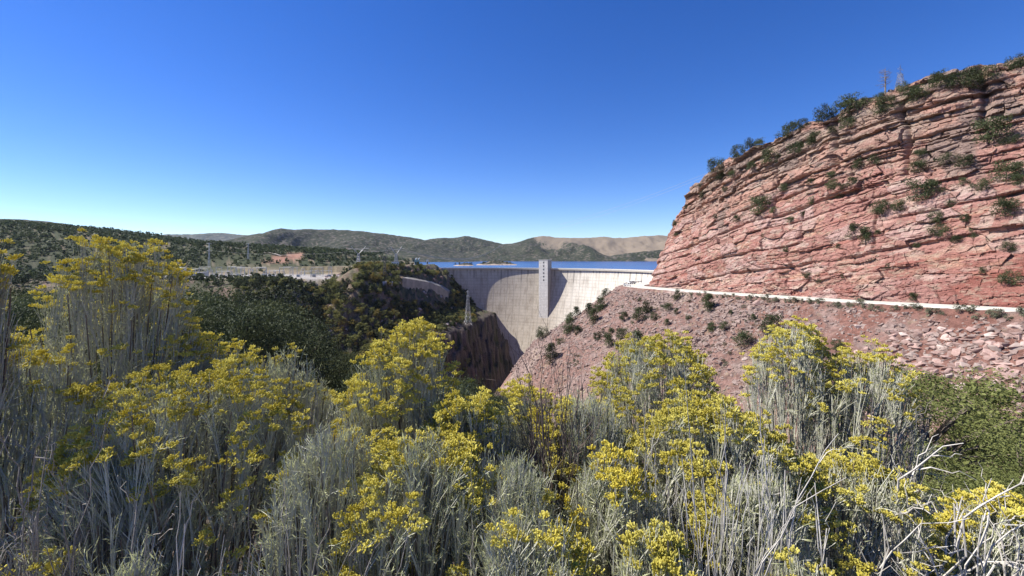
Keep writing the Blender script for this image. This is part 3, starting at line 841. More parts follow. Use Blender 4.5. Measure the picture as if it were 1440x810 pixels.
# --- junipers on the cliff: (column, row of the crown's middle, width) measured on the photograph
CL = [(1009,232,24),(1016,246,16),(1031,244,12),(991,273,12),(986,261,8),(1038,213,20),(1056,201,16),(1069,196,14),(1087,218,26),(1057,232,12),(1109,183,26),(1119,208,22),(1147,194,18),(1130,174,16),(1102,263,12),(1141,254,10),(1170,259,16),(1183,273,12),(1144,282,12),(1071,287,28),(1089,295,10),(1038,306,12),(1112,308,10),(950,313,9),(966,291,6),(972,292,6),(951,330,6),(1007,303,8),(1106,351,8),(1136,386,12),(1154,394,10),
(1161,159,26),(1194,147,34),(1218,141,12),(1236,137,16),(1249,147,26),(1289,131,26),(1272,122,16),(1324,111,26),(1356,110,34),(1391,103,24),(1430,87,22),(1398,181,40),(1412,199,14),(1295,215,16),(1293,232,20),(1295,266,34),(1317,263,22),(1356,225,20),(1329,223,20),(1417,240,32),(1437,252,18),(1358,254,12),(1415,289,30),(1241,291,22),(1263,288,18),(1148,192,16),(1171,182,12),(1192,172,18),(1170,245,12),(1200,254,14),(1211,229,16),(1234,223,18),(1184,262,10),(1432,195,14),(1381,259,20),(1202,326,15),(1218,337,18),(1319,305,18),(1359,307,12),(1322,323,22),(1346,336,14),(1188,388,8),(1423,390,24),(1288,417,12),(1235,326,8),(1250,374,8),(1419,347,16),(1370,330,10),(1290,345,8),(1075,330,7),(1180,345,7),(1385,380,9),(1340,285,12),(1020,265,8),(1130,300,8)]
bands = {'rim': [], 'up': [], 'mid': [], 'low': []}
for px, py, wd in CL:
    h = None
    for dy in (wd * .45, wd * .45 + 4, wd * .45 + 9, wd * .45 + 15, wd * .45 + 24):
        h = hit_cliff(px, py + dy)
        if h is not None and h[0][1] < 330: break
        h = None
    if h is None: continue
    p = h[0]
    skyline = hit_cliff(px, py - wd * 1.1) is None
    v_ = np.interp(px, [912, 985, 1050, 1150, 1250, 1440], [402, 250, 205, 162, 130, 88]); lo_ = np.interp(px, [912, 1200, 1440], [402, 426, 436])
    fr = (py - v_) / (lo_ - v_)
    bands['rim' if skyline else 'up' if fr < .34 else 'mid' if fr < .62 else 'low'].append((px, py, wd, p, dy))
BT = {'rim': 'on the cliff rim skyline', 'up': 'on the upper cliff ledges', 'mid': 'halfway up the cliff face', 'low': 'low on the cliff'}
cnt = 0
for b, L in bands.items():
    L.sort(key=lambda q: q[0])
    for i, (px, py, wd, p, dy) in enumerate(L):
        m_px = p[1] / F
        wm = wd * m_px; tall = wd in (18, 15, 10) and b == 'low'
        hgt = wm * (1.5 if tall else .95)
        var = (JUN if tall else RND)[cnt % 5]; cnt += 1
        wide = wm / (hgt * (.72 if tall else 1.0))
        size = 'big' if wd >= 26 else 'medium' if wd >= 15 else 'small'
        pp = p + np.array([0, .3, -.05 * hgt])
        lab = f"{size} dark juniper {BT[b]}, {ordw(i)} from the dam end" if i else f"{size} dark juniper {BT[b]}, the one closest to the dam"
        place_tree(var, pp, hgt, cnt * 1.3, 'juniper_shrub', lab, 'juniper', 'junipers rooted in the red cliff', wide)

# --- junipers on the red talus below the road
TL = [(763,468,18,0),(769,459,10,0),(790,448,9,0),(803,447,15,0),(800,459,18,1),(811,439,12,0),(812,463,12,0),(828,437,13,1),(834,447,18,1),(844,428,19,0),(852,411,11,0),(789,480,10,0),(774,499,22,1),(840,472,11,0),(859,465,10,0),(856,481,18,0),(875,469,18,0),(868,488,8,0),(878,445,13,0),(898,445,17,1),(910,433,17,0),(919,445,12,0),(940,431,13,0),(951,438,8,0),(952,416,12,1),(938,454,9,0),(896,486,24,1),(905,478,9,0),(995,426,22,0),(999,458,8,0),(1085,455,30,0),(1045,475,24,0),(1001,460,12,0),(1019,458,12,0),(1125,468,14,0),(1178,484,16,0),(782,437,12,2),(1060,447,9,0),(968,446,8,0),(1028,440,7,0)]
rows = {'a': [], 'b': [], 'c': []}
for t in TL:
    p = march(t[0], t[1] + t[2] * .45, 40, 420, 900)
    if p is None or p[1] > 400: continue
    rows['a' if t[0] < 825 else 'b' if t[0] < 960 else 'c'].append((t, p))
RT = {'a': 'on the slope edge against the dam', 'b': 'on open talus below the white car', 'c': 'on talus just below the road'}
for r_, L in rows.items():
    L.sort(key=lambda q: q[0][0])
    for i, (t, p) in enumerate(L):
        wm = t[2] * p[1] / F; kind = t[3]
        hgt = wm * (1.0, 1.35, 1.9)[kind]; var = (RND, JUN, PINE)[kind][i % (5 if kind < 2 else 2)]
        if kind == 0 and i % 2: var = JUN[i % 5]; hgt = wm * 1.15
        wide = wm / (hgt * (1.0 if var in RND else .72 if kind < 2 else .5))
        size = 'large' if t[2] >= 18 else 'middling' if t[2] >= 12 else 'small'
        shp = ('rounded juniper', 'pointed juniper', 'thin pale pine')[kind]
        place_tree(var, p - np.array([0, 0, .06 * hgt]), hgt, i * 2.1, 'juniper_tree' if kind < 2 else 'pine_tree', f"{size} {shp} {RT[r_]}, {ordw(i)} from the dam side", 'juniper' if kind < 2 else 'pine', 'junipers scattered on the red talus', wide)

# --- helper: is a point seen from the camera over the terrain
def seen(P, top=1.0, n=70):
    P = np.asarray(P, float)
    f = np.linspace(.08, .97, n)[None]
    Xs, Ys = P[:, 0:1] * f, P[:, 1:2] * f; Zs = (P[:, 2:3] + top) * f
    return ~np.any(height(Xs, Ys, False) > Zs, axis=1)
def proj(P):
    return CX + P[:, 0] / P[:, 1] * F, HY - P[:, 2] / P[:, 1] * F

# --- wooded slope below the dam's left end
rs4 = np.random.default_rng(44)
n = 12000
Pm = np.stack([rs4.uniform(-345, -40, n), rs4.uniform(330, 690, n)], 1)
Pm = np.concatenate([Pm, height(Pm[:, 0], Pm[:, 1], False)[:, None]], 1)
px, py = proj(Pm)
ok = (px > 330) & (px < 668) & (py > 374) & (py < 560) & seen(Pm, 2.0)
ad_, _, sd_ = seg_dist(Pm[:, 0], Pm[:, 1], AXIS)
ok &= (sd_ < 0) & ((ad_ > 52) | (Pm[:, 1] < 400) | (rs4.uniform(0, 1, n) < .14)) & ~((py < 395) & (px < 500)) & ~((px > 596) & (py < 384))
ok &= ~((px > 560) & (px < 634) & (py > 388) & (py < 428))
dens = np.where(ad_ < 62, .35, 1.0) * np.where((px > 520) & (py < 400), .55, 1)
ok &= rs4.uniform(0, 1, n) < dens
Pm, px, py = Pm[ok][:1900], px[ok][:1900], py[ok][:1900]
OAK = [one_mesh(200 + i, 420, .050, M_OAK, 'round', 14) for i in range(4)]
GOLD = [one_mesh(210 + i, 420, .050, M_GOLD, 'round', 14) for i in range(3)]
DRK = [one_mesh(220 + i, 420, .042, M_JUN, 'juniper', 16) for i in range(4)]
nk = [0, 0, 0]; xm = [[], [], []]
for i, p in enumerate(Pm):
    green = vnoise(np.array([p[0] / 45]), np.array([p[1] / 45]))[0] + .9 * (py[i] > 430) * (px[i] < 560) + .25
    u = rs4.uniform()
    gold = green > .1 and u < .16
    oak = (not gold) and rs4.uniform() < np.clip(.38 + .5 * green, .1, .85)
    h = rs4.uniform(3.5, 8.0) * (1 if not oak else .85)
    me_ = (GOLD if gold else OAK if oak else DRK)[i % (3 if gold else 4)]
    zone = 'above the tan gully' if px[i] < 450 and py[i] < 440 else 'on the wooded slope facing the viewer' if px[i] < 560 else 'on the rocky bench beside the dam'
    row = 'high' if py[i] < 410 else 'midway' if py[i] < 460 else 'low'
    kd = 2 if gold else 1 if oak else 0
    nk[kd] += 1
    if nk[kd] > 270:
        wf = rs4.uniform(1.0, 1.4); xm[kd].append((i % 3, p - np.array([0, 0, .05 * h]), h * np.array([wf, wf, 1]))); continue
    if gold: nm, lab, cat, grp = 'autumn_shrub', f'yellow-leaved bush {row} {zone}', 'bush', f'yellow bushes {row} {zone}'
    elif oak: nm, lab, cat, grp = 'oak_shrub', f'round green bush {row} {zone}', 'bush', f'green bushes {row} {zone}'
    else: nm, lab, cat, grp = 'slope_conifer', f'dark conifer standing {row} {zone}', 'conifer', f'dark conifers {row} {zone}'
    o = link(nm, me_, loc=p - np.array([0, 0, .05 * h])); wf = rs4.uniform(1.0, 1.4) * (1.15 if oak else .95)
    o.scale = (h * wf, h * wf, h); o.rotation_euler = (0, 0, i * 1.7)
    tag(o, lab, cat, grp)

for kd, (src, mm, lb) in enumerate(((DRK, M_JUN, 'dense dark brush between the trees of the wooded slope'), (OAK, M_OAK, 'green scrub between the trees of the wooded slope'), (GOLD, M_GOLD, 'yellow scrub between the trees of the wooded slope'))):
    if not xm[kd]: continue
    vv_, qq_, k_ = [], [], 0
    for v_, l_, s_ in xm[kd]:
        me_ = src[v_]; a_ = np.empty(len(me_.vertices) * 3, np.float32); me_.vertices.foreach_get('co', a_)
        b_ = np.empty(len(me_.loops), np.int32); me_.loops.foreach_get('vertex_index', b_)
        vv_.append(a_.reshape(-1, 3) * s_ + l_); qq_.append(b_.reshape(-1, 4) + k_); k_ += len(a_) // 3
    o = link('brush', mesh_np('brush', np.concatenate(vv_), quads=np.concatenate(qq_), mats=[mm]))
    tag(o, lb, 'brush', kind='stuff')
# --- near trees on the spur left of the bushes
BIGP = [tree_meshes(300 + i, 11000, .0095, (M_PIN, M_PIN2, M_PIN, M_JUN)[i], 'round', 48, .02, 16) for i in range(4)]
lim = lambda x: np.interp(x, [-200, 0, 150, 225, 262, 300, 340, 395, 410, 425, 450, 500, 560, 640, 700, 720, 745, 800], [392, 394, 396, 393, 386, 389, 387, 396, 415, 445, 478, 496, 510, 530, 548, 556, 565, 600])
cand = []
for k in range(5200):
    x, y = rs4.uniform(-215, 10), rs4.uniform(16, 215)
    cand.append((x, y))
cand = np.array(cand); cz = height(cand[:, 0], cand[:, 1], False)
cP = np.concatenate([cand, cz[:, None]], 1)
sdp, _, _ = seg_dist(cP[:, 0], cP[:, 1], SPUR)
cpx, cpy = proj(cP)
zmax = -(lim(cpx) - HY) / F * cP[:, 1]
hmax = zmax - cP[:, 2]
okk = (sdp < 75) & (hmax > 2.2) & (cpx > -150) & (cpx < 745)
cP, hmax, cpx = cP[okk], hmax[okk], cpx[okk]
chosen = []
order = np.argsort(cP[:, 1])
for i in order:
    h = min(hmax[i] * rs4.uniform(.72, 1.0), rs4.uniform(6, 13))
    if h < 2: continue
    sp = .50 * h
    if all((cP[i, 0] - q[0]) ** 2 + (cP[i, 1] - q[1]) ** 2 > (sp * .5 + .5 * q[3] * .5) ** 2 for q in chosen):
        chosen.append((*cP[i], h, cpx[i]))
    if len(chosen) >= 230: break
chosen.sort(key=lambda q: q[1])
for i, q in enumerate(chosen):
    zone = 'in the dark grove below the substation' if 215 < q[4] < 425 else 'at the foot of the wooded slope' if q[4] >= 425 else 'on the dark slope behind the tall bush'
    sz = 'tall' if q[3] > 6.5 else 'low'
    dist = 'close' if q[1] < 75 else 'middle row' if q[1] < 125 else 'rear row'
    place_tree(BIGP[i % 4], np.array(q[:3]) - np.array([0, 0, .05 * q[3]]), q[3], i * 2.4, 'pinyon_tree', f'{sz} bushy dark pinyon, {dist}, {zone}', 'pinyon', f'{sz} pinyons, {dist}, {zone}', rs4.uniform(.78, 1.02))

# --- forest on the hill behind the plateau: the nearest as trees, the rest one mass
n = 9000
Pf = np.stack([rs4.uniform(-1500, -150, n), rs4.uniform(380, 1150, n)], 1)
pkx = Pf[:, 0] / Pf[:, 1] * F + CX
keep = (pkx > -140) & (pkx < 575)
Pf = Pf[keep]; Pf = np.concatenate([Pf, height(Pf[:, 0], Pf[:, 1], False)[:, None]], 1)
px, py = proj(Pf)
dn = np.where(px < 290, 1.0, np.interp(py, [340, 362, 372, 380], [1, .8, .22, .05]))
pad = (np.abs(Pf[:, 0] + 350) < 132) & (np.abs(Pf[:, 1] - 600) < 58)
bare = (np.exp(-(((Pf[:, 0] + 226) / 50) ** 2 + ((Pf[:, 1] - 640) / 42) ** 2)) + np.exp(-(((Pf[:, 0] + 405) / 24) ** 2 + ((Pf[:, 1] - 800) / 60) ** 2))) > .45
openp = (px > 250) & (Pf[:, 1] < 690) & (Pf[:, 1] > 520)
dn = np.where(Pf[:, 1] < 520, .9, dn)
ad_, _, sd_ = seg_dist(Pf[:, 0], Pf[:, 1], AXIS)
keep = ~pad & ~bare & (rs4.uniform(0, 1, len(Pf)) < dn * np.where(openp, .12, 1.0)) & (ad_ > 150) & (sd_ < 0)
Pf = Pf[keep]; Pf = Pf[seen(Pf, 4.0, 40)]
Pf = Pf[np.argsort(Pf[:, 1])]
FT = [one_mesh(400 + i, 70, .10, M_PIN, 'juniper' if i % 2 else 'round', 7) for i in range(4)]
px, py = proj(Pf)
ni = 0; masV, masQ, nmas = [], [], 0
for i, p in enumerate(Pf):
    h = rs4.uniform(5, 9.5)
    if ni < 230 and i < 230:
        zone = 'on the tan flat by the substation' if 250 < px[i] < 520 and py[i] > 368 else 'at the front of the dark forested hillside' if px[i] < 260 else 'on the low hill behind the substation'
        o = link('forest_conifer', FT[i % 4], loc=p - np.array([0, 0, .3])); o.scale = (h * 1.05, h * 1.05, h); o.rotation_euler = (0, 0, i)
        tag(o, f'small dark conifer {zone}', 'forest conifer', f'conifers {zone}'); ni += 1
    else:
        rsx = np.random.default_rng(i)
        P, d, rq, _c = crown_points(1000 + i % 60, 26, 'round', 6)
        V, Q = leaf_quads(P, d, .17, rq)
        masV.append(V * np.array([h * 1.05, h * 1.05, h]) + p - np.array([0, 0, .3])); masQ.append(Q + nmas); nmas += len(V)
fo = link('forest', mesh_np('forest', np.concatenate(masV), quads=np.concatenate(masQ), mats=[M_PIN]))
tag(fo, 'dark green conifer forest covering the low hill beyond the substation', 'forest', kind='stuff')

# ------------------------------------------------------------------ rocks
import bmesh
def rock_mesh(seed, mat):
    rs = np.random.default_rng(seed)
    P = rs.normal(size=(15, 3)); P /= np.linalg.norm(P, axis=1)[:, None]; P *= rs.uniform(.75, 1.1, (15, 1))
    P *= np.array([1.25, .9, .6]) * rs.uniform(.75, 1.25, 3)
    bm = bmesh.new()
    for p in P: bm.verts.new(p)
    r = bmesh.ops.convex_hull(bm, input=bm.verts)
    bm.verts.index_update()
    if mat is None: bmesh.ops.bevel(bm, geom=list(bm.edges), offset=.035, segments=1, affect='EDGES', clamp_overlap=True)
    bmesh.ops.triangulate(bm, faces=list(bm.faces))
    used = [v for v in bm.verts if v.link_faces]
    bm.verts.index_update(); V = np.array([v.co for v in bm.verts]); T = np.array([[v.index for v in f.verts] for f in bm.faces]); bm.free()
    return V, T
def rock_mat(name, a, b):
    m, nt, out = new_mat(name)
    v = objco(nt); n = noise(nt, v, 1.6, 5, .65)
    c = ramp(nt, n, [(.3, a), (.7, b)])
    oi = nt.nodes.new('ShaderNodeObjectInfo'); hs = nt.nodes.new('ShaderNodeHueSaturation')
    mr = N(nt, 'ShaderNodeMapRange'); mr.inputs['To Min'].default_value = .75; mr.inputs['To Max'].default_value = 1.3
    nt.links.new(oi.outputs['Random'], mr.inputs['Value']); nt.links.new(mr.outputs[0], hs.inputs['Value']); nt.links.new(c, hs.inputs['Color'])
    principled(nt, out, hs.outputs['Color'], .92, n, .5, .1, spec=.15)
    return m
M_ROCK = rock_mat('pink_sandstone', (.245, .15, .125), (.40, .29, .245))
M_ROCK2 = rock_mat('pale_sandstone', (.33, .255, .215), (.48, .385, .33))
M_ROCKD = rock_mat('dark_sandstone', (.13, .085, .07), (.24, .165, .135))
RV = [rock_mesh(500 + i, None) for i in range(9)]; RH = [rock_mesh(500 + i, 0) for i in range(9)]
RM = [mesh_np('boulder', V, tris=T, mats=[M_ROCK]) for V, T in RV] + [mesh_np('boulder', V, tris=T, mats=[M_ROCK2]) for V, T in RV[:2]]
# talus points, sampled on the slope in the view
n = 150000
Xr = rs4.uniform(0, 95, n); Yr = rs4.uniform(34, 300, n)
tl = road_x(Yr) - 6.8 - Xr
keep = (tl > 1.2) & (tl < 66)
Xr, Yr, tl = Xr[keep], Yr[keep], tl[keep]
Zr = height(Xr, Yr, False)
P = np.stack([Xr, Yr, Zr], 1); px, py = proj(P)
keep = (px > 690) & (px < 1500) & (py < 600) & (Zr > -75)
P, px, py, tl = P[keep], px[keep], py[keep], tl[keep]
field = sstep(1190, 1290, px) * sstep(445, 475, py + .02 * (px - 1300)) + .35 * (vnoise(P[:, 0] / 14, P[:, 1] / 14) > .25)
wgt = .55 + .45 * np.clip(field, 0, 1)
keep = rs4.uniform(0, 1, len(P)) < wgt * np.clip(P[:, 1] / 150, .4, 1.0)
P, px, py, field = P[keep], px[keep], py[keep], field[keep]
sz = np.exp(rs4.normal(0, .72, len(P))) * (.19 + .22 * np.clip(field, 0, 1))
sz = np.minimum(sz, 1.05)
app = sz / P[:, 1]
order = np.argsort(-app)
indiv = set(order[:290].tolist())
mV, mT, nm_ = [], [], 0
for i in range(len(P)):
    s_ = sz[i]; rz = rs4.uniform(0, 6.28); tiltx, tilty = rs4.normal(0, .3, 2)
    loc = P[i] + np.array([0, 0, -.08 * s_])
    if i in indiv:
        o = link('boulder', RM[i % len(RM)], loc=loc); o.scale = (s_,) * 3; o.rotation_euler = (tiltx, tilty - .25, rz)
        zone = 'in the jumbled rockfall at the foot of the slope' if py[i] > 505 and px[i] > 1150 else 'in the rockfall below the road' if px[i] > 1150 else 'on the red slope towards the dam'
        sw = 'large' if s_ > 1.2 else 'mid-sized' if s_ > .8 else 'smaller'
        cw_ = 'pale' if i % len(RM) >= 9 else 'pink'
        tag(o, f'{sw} {cw_} angular boulder {zone}', 'boulder', f'{sw} {cw_} boulders {zone}')
    else:
        V, T = RH[i % 9]
        ca, sa = math.cos(rz), math.sin(rz)
        Rm = np.array([[ca, -sa, 0], [sa, ca, 0], [0, 0, 1]]) @ np.array([[1, 0, tilty], [0, 1, -tiltx], [-tilty, tiltx, 1]])
        mV.append(V @ Rm.T * s_ + loc); mT.append(T + nm_); nm_ += len(V)
ru = link('rubble', mesh_np('rubble', np.concatenate(mV), tris=np.concatenate(mT), mats=[rock_mat('rubble_stone', (.26, .175, .145), (.44, .345, .295))]))
tag(ru, 'loose pink broken stone strewn over the talus below the road', 'rubble', kind='stuff')
print('rocks', len(P), 'spur trees', len(chosen), 'forest', len(Pf), 'slope', len(Pm))
for pxx, pyy, s_, lab, mt in [(1067, 427, 2.0, 'big square dark-sided block on the talus just under the road', M_ROCK), (1285, 577, .42, 'rounded grey-pink rock sitting beside the olive juniper', M_ROCK2), (747, 478, 3.6, 'salmon rock outcrop at the slope edge beside the dam foot', M_ROCK), (1048, 505, .9, 'flat pale slab on the red soil left of the tall right-hand bush', M_ROCK2)]:
    p = march(pxx, pyy, 5, 420, 900)
    if p is None: continue
    V, T = RV[len(lab) % 9]
    o = link('boulder', mesh_np('boulder', V, tris=T, mats=[mt]), loc=p); o.scale = (s_,) * 3; o.rotation_euler = (0, -.2, len(lab))
    tag(o, lab, 'boulder')
# outcrops on the wooded slope and along the dam's left shoulder
n = 900
Po = np.stack([rs4.uniform(-260, -50, n), rs4.uniform(420, 690, n)], 1); Po = np.concatenate([Po, height(Po[:, 0], Po[:, 1], False)[:, None]], 1)
px, py = proj(Po)
ok = ((px > 455) & (px < 660) & (py > 374) & (py < 470)) & seen(Po, 1.5)
ok &= (vnoise(Po[:, 0] / 22, Po[:, 1] / 22) > .05) | ((px > 565) & (py < 402)) | ((px > 500) & (py < 398))
Po, px, py = Po[ok][:170], px[ok][:170], py[ok][:170]
RMo = [mesh_np('outcrop', V * np.array([1, 1, 1.5]), tris=T, mats=[M_ROCKD if k % 2 else M_ROCK2]) for k, (V, T) in enumerate(RV)]
for i, p in enumerate(Po):
    s_ = rs4.uniform(1.2, 3.0)
    k = i % 9
    if px[i] > 570 and py[i] < 402: k = (1, 3, 5, 7)[i % 4]
    o = link('outcrop', RMo[k], loc=p); o.scale = (s_,) * 3; o.rotation_euler = (rs4.normal(0, .2), rs4.normal(0, .2), i * 2.2)
    zone = "on the brown shoulder above the dam's left end" if px[i] > 565 and py[i] < 404 else 'among the bushes of the wooded slope'
    c_ = 'dark brown' if k % 2 else 'pale grey'
    tag(o, f'{c_} rock outcrop {zone}', 'rock outcrop', f'{c_} outcrops {zone}')

# ------------------------------------------------------------------ low sage along the road and over the talus
SG = [one_mesh(600 + i, 450, .042, M_SAGE, 'round', 12) for i in range(4)]
sg = []
for y in np.arange(60, 176, 1.15):
    if rs4.uniform() < .86: sg.append((road_x(y) - 7.0 - rs4.uniform(0, 1.6), y + rs4.uniform(-.5, .5), rs4.uniform(.8, 1.7) * (1 if y < 140 else .8), 0))
for k in range(900):
    y = rs4.uniform(50, 240); t_ = rs4.uniform(3, 48); x = road_x(y) - 6.6 - t_
    if vnoise(np.array([x / 13]), np.array([y / 13]))[0] > .12 and rs4.uniform() < .6: sg.append((x, y, rs4.uniform(.6, 1.3), 1))
for y in np.arange(66, 200, 3.2): sg.append((road_x(y) + 6.6 + rs4.uniform(0, .6), y, rs4.uniform(.3, .7), 2))
sg = np.array(sg); sz_ = height(sg[:, 0], sg[:, 1], False)
DS = [one_mesh(650 + i, 420, .045, foliage_mat('dry_foliage', (.085, .075, .045), (.20, .165, .10), 2.0, .2), 'round', 12) for i in range(3)]
SGL = ['grey-green sagebrush in the verge row lining the road', 'grey-green sagebrush clump scattered on the talus', 'small dry tuft at the foot of the cliff beside the road']
for i, (x, y, h, k) in enumerate(sg):
    if i > 640: break
    dry = int(k) == 1 and i % 2
    o = link('dry_shrub' if dry else 'sagebrush', SG[i % 4] if not dry else DS[i % 3], loc=(x, y, sz_[i] - .06)); o.scale = (h * 1.15, h * 1.15, h); o.rotation_euler = (0, 0, i)
    if dry: tag(o, 'brownish dry shrub scattered on the talus', 'shrub', 'dry shrubs over the talus')
    else: tag(o, SGL[int(k)], 'sagebrush', ['sagebrush row along the road verge', 'sagebrush over the talus', 'tufts under the cliff'][int(k)])
# ================================================================== MAN-MADE THINGS
M_STEEL = plain('galvanised_steel', (.40, .41, .42), .15, 2, rough=.5, metal=.4)
M_DSTEEL = plain('dark_steel', (.10, .10, .11), .2, 2, rough=.6)
M_WHITE = plain('white_paint', (.78, .78, .76), .05, 1, rough=.35, spec=.5)
M_GLASS = plain('car_glass', (.02, .025, .03), .1, rough=.08, spec=.6)
M_RUBBER = plain('rubber', (.025, .025, .025), .2, rough=.9)
M_TEAL = plain('teal_paint', (.16, .30, .31), .1, rough=.5)
M_CERAM = plain('porcelain', (.45, .42, .40), .1, rough=.3)
M_ROOF = plain('grey_roof', (.34, .33, .33), .1)
M_LAMP = plain('lamp_lens', (.8, .75, .65), .05, rough=.1)
M_RED = plain('red_lens', (.4, .02, .02), .05, rough=.2)

# --- white estate car on the bend
def car(loc, rz):
    r = empty('parked_car', loc, rz)
    tag(r, 'white estate car on the road bend in front of the dam', 'car')
    prof = [(-2.3, .42), (-2.35, .75), (-2.2, 1.02), (-1.35, 1.08), (-.9, 1.10), (1.55, 1.10), (2.15, 1.05), (2.32, .8), (2.28, .42)]
    b = MB()
    V, Q = [], []
    n = len(prof)
    for sx, ins in ((-.9, 0), (-.82, 1), (.82, 1), (.9, 0)):
        pass
    for y_, k in ((-.80, .97), (-.92, 1), (.92, 1), (.80, .97)):
        V += [(x * k, y_, z if z > .5 else .42) for x, z in prof]
    for s in range(3):
        for i in range(n - 1): Q.append([s * n + i, s * n + i + 1, (s + 1) * n + i + 1, (s + 1) * n + i])
    for s in (0, 3):
        for i in range(1, n - 2, 2): Q.append([s * n, s * n + i, s * n + i + 1, s * n + min(i + 2, n - 1)])
    for i in range(n - 1):
        pass
    b.add(V, Q)
    for s in range(3): b.Q.append(np.array([[s * n + n - 1, s * n, (s + 1) * n, (s + 1) * n + n - 1]]))
    b.build('body', M_WHITE, r)
    c = MB()
    base = [(-1.35, -.86), (1.9, -.86), (1.9, .86), (-1.35, .86)]; top = [(-.55, -.68), (1.6, -.68), (1.6, .68), (-.55, .68)]
    c.add([(x, y, 1.06) for x, y in base] + [(x, y, 1.58) for x, y in top], [[0, 1, 5, 4], [1, 2, 6, 5], [2, 3, 7, 6], [3, 0, 4, 7]])
    c.build('window', M_GLASS, r)
    f = MB(); f.box((.52, 0, 1.61), (2.2, 1.42, .07)); 
    for y in (-.78, .78):
        f.bar((-1.35, y * 1.09, 1.08), (-.53, y * .9, 1.58), .045); f.bar((.35, y * 1.1, 1.08), (.35, y * .9, 1.58), .05); f.bar((1.88, y * 1.09, 1.08), (1.6, y * .9, 1.58), .07)
    f.build('roof', M_WHITE, r)
    for x in (-1.42, 1.42):
        for y in (-.84, .84):
            w_ = MB(); w_.tube([(0, -.11, 0), (0, .11, 0)], .34, 16); wo2 = w_.build('wheel', M_RUBBER, r, loc=(x, y, .34))
            h_ = MB(); h_.tube([(0, -.118, 0), (0, .118, 0)], .2, 12); h_.build('rim', M_STEEL, wo2)
    for y in (-.66, .66):
        l_ = MB(); l_.box((-2.3, y, .82), (.14, .36, .16)); l_.build('headlight', M_LAMP, r)
        l_ = MB(); l_.box((2.27, y, .86), (.12, .26, .24)); l_.build('tail_light', M_RED, r)
    g_ = MB(); g_.box((-2.33, 0, .58), (.1, 1.5, .14)); g_.build('bumper', M_DSTEEL, r)
cy = 250.0; cx_ = (888 - CX) / F * cy
car((cx_, cy, float(road_z(cy)) + .24), R(28))

# --- guard rail round the bend
gr = empty('guard_rail', (60, 230, float(road_z(230))))
tag(gr, 'dark steel guard rail round the outside of the road bend by the car', 'guard rail')
off = Vector((60, 230, float(road_z(230))))
gy_ = np.linspace(219, 272, 28); gx_ = np.interp(gy_, yy, rxs) - 5.4 - .35 * np.maximum(0, gy_ - 236) * .18
rail = MB()
for dz in (.62, .82): rail.tube(np.stack([gx_, gy_, road_z(gy_) + dz + .2], 1) - np.array(off), .12, 5)
rail.build('rail', M_STEEL, gr)
for i in range(0, 28, 2):
    p_ = MB(); p_.box((gx_[i] - off.x, gy_[i] - off.y, .45), (.16, .16, 1.15)); p_.build('post', M_DSTEEL, gr)

# --- lattice towers
def lattice(h, w0, w1, nseg, r, m, parent, name='lattice'):
    b = MB(); zs = np.linspace(0, h, nseg + 1); ws = w0 + (w1 - w0) * (zs / h) ** .8
    cs = [(-1, -1), (1, -1), (1, 1), (-1, 1)]
    for c in range(4):
        b.tube([(cs[c][0] * w / 2, cs[c][1] * w / 2, z) for z, w in zip(zs, ws)], r, 4)
        d = cs[(c + 1) % 4]
        for k in range(nseg):
            b.bar((cs[c][0] * ws[k] / 2, cs[c][1] * ws[k] / 2, zs[k]), (d[0] * ws[k + 1] / 2, d[1] * ws[k + 1] / 2, zs[k + 1]), r * .6)
            b.bar((d[0] * ws[k] / 2, d[1] * ws[k] / 2, zs[k]), (cs[c][0] * ws[k + 1] / 2, cs[c][1] * ws[k + 1] / 2, zs[k + 1]), r * .6)
            b.bar((cs[c][0] * ws[k + 1] / 2, cs[c][1] * ws[k + 1] / 2, zs[k + 1]), (d[0] * ws[k + 1] / 2, d[1] * ws[k + 1] / 2, zs[k + 1]), r * .6)
    return b.build(name, m, parent)
def pylon(px, pyb, pyt, label, arms=2, w0=6, w1=1.4, m=None, Y=None, armw=9, r=.16, rz=.3, vee=False):
    m = m or M_STEEL
    p = march(px, pyb, 60, 1200, 900) if Y is None else at(px, pyb, Y)
    if p is None: p = at(px, pyb, 600)
    h = (pyb - pyt) / F * p[1]
    t = empty('transmission_tower', p - np.array([0, 0, .5]), rz); tag(t, label, 'transmission tower')
    lattice(h * (.62 if vee else 1), w0, w1, 8 if h > 25 else 6, r, m, t)
    if vee:
        for s in (-1, 1):
            b = MB(); b.tube([(s * .6, 0, h * .6), (s * armw * .45, 0, h * .86), (s * armw * .62, 0, h)], r * 1.3, 4); b.tube([(s * .6, .8, h * .6), (s * armw * .4, .3, h * .86)], r, 4); b.bar((s * armw * .42, 0, h * .86), (s * armw * .9, 0, h * .9), r); b.build('arm', m, t)
        b = MB(); b.bar((-armw * .45, 0, h * .85), (armw * .45, 0, h * .85), r * 1.2); b.build('crossbeam', m, t)
    for k in range(0 if vee else arms):
        z = h * (.97 - .13 * k)
        b = MB(); b.bar((-armw / 2, 0, z), (armw / 2, 0, z), r); b.bar((-armw / 2, 0, z), (0, 0, z + h * .03), r * .7); b.bar((armw / 2, 0, z), (0, 0, z + h * .03), r * .7)
        a_ = b.build('crossarm', m, t)
        for s in (-1, 1):
            b = MB(); b.tube([(s * armw * .48, 0, z), (s * armw * .48, 0, z - 1.6)], .16, 5); b.build('insulator', M_CERAM, a_)
    return p, h
pylon(658, 457, 408, 'tall pale lattice tower standing on the bench in front of the dam', 2, 8, 1.2, M_STEEL, None, 5, .13, .5)
pT = [pylon(294, 379, 341, 'slender steel tower rising from the trees above the left end of the substation', 3, 3, .9, M_STEEL, 690, 7, .14),
      pylon(349, 367, 342, 'slender steel tower on the hillside above the middle of the substation', 2, 3, .9, M_STEEL, 760, 7, .14)]
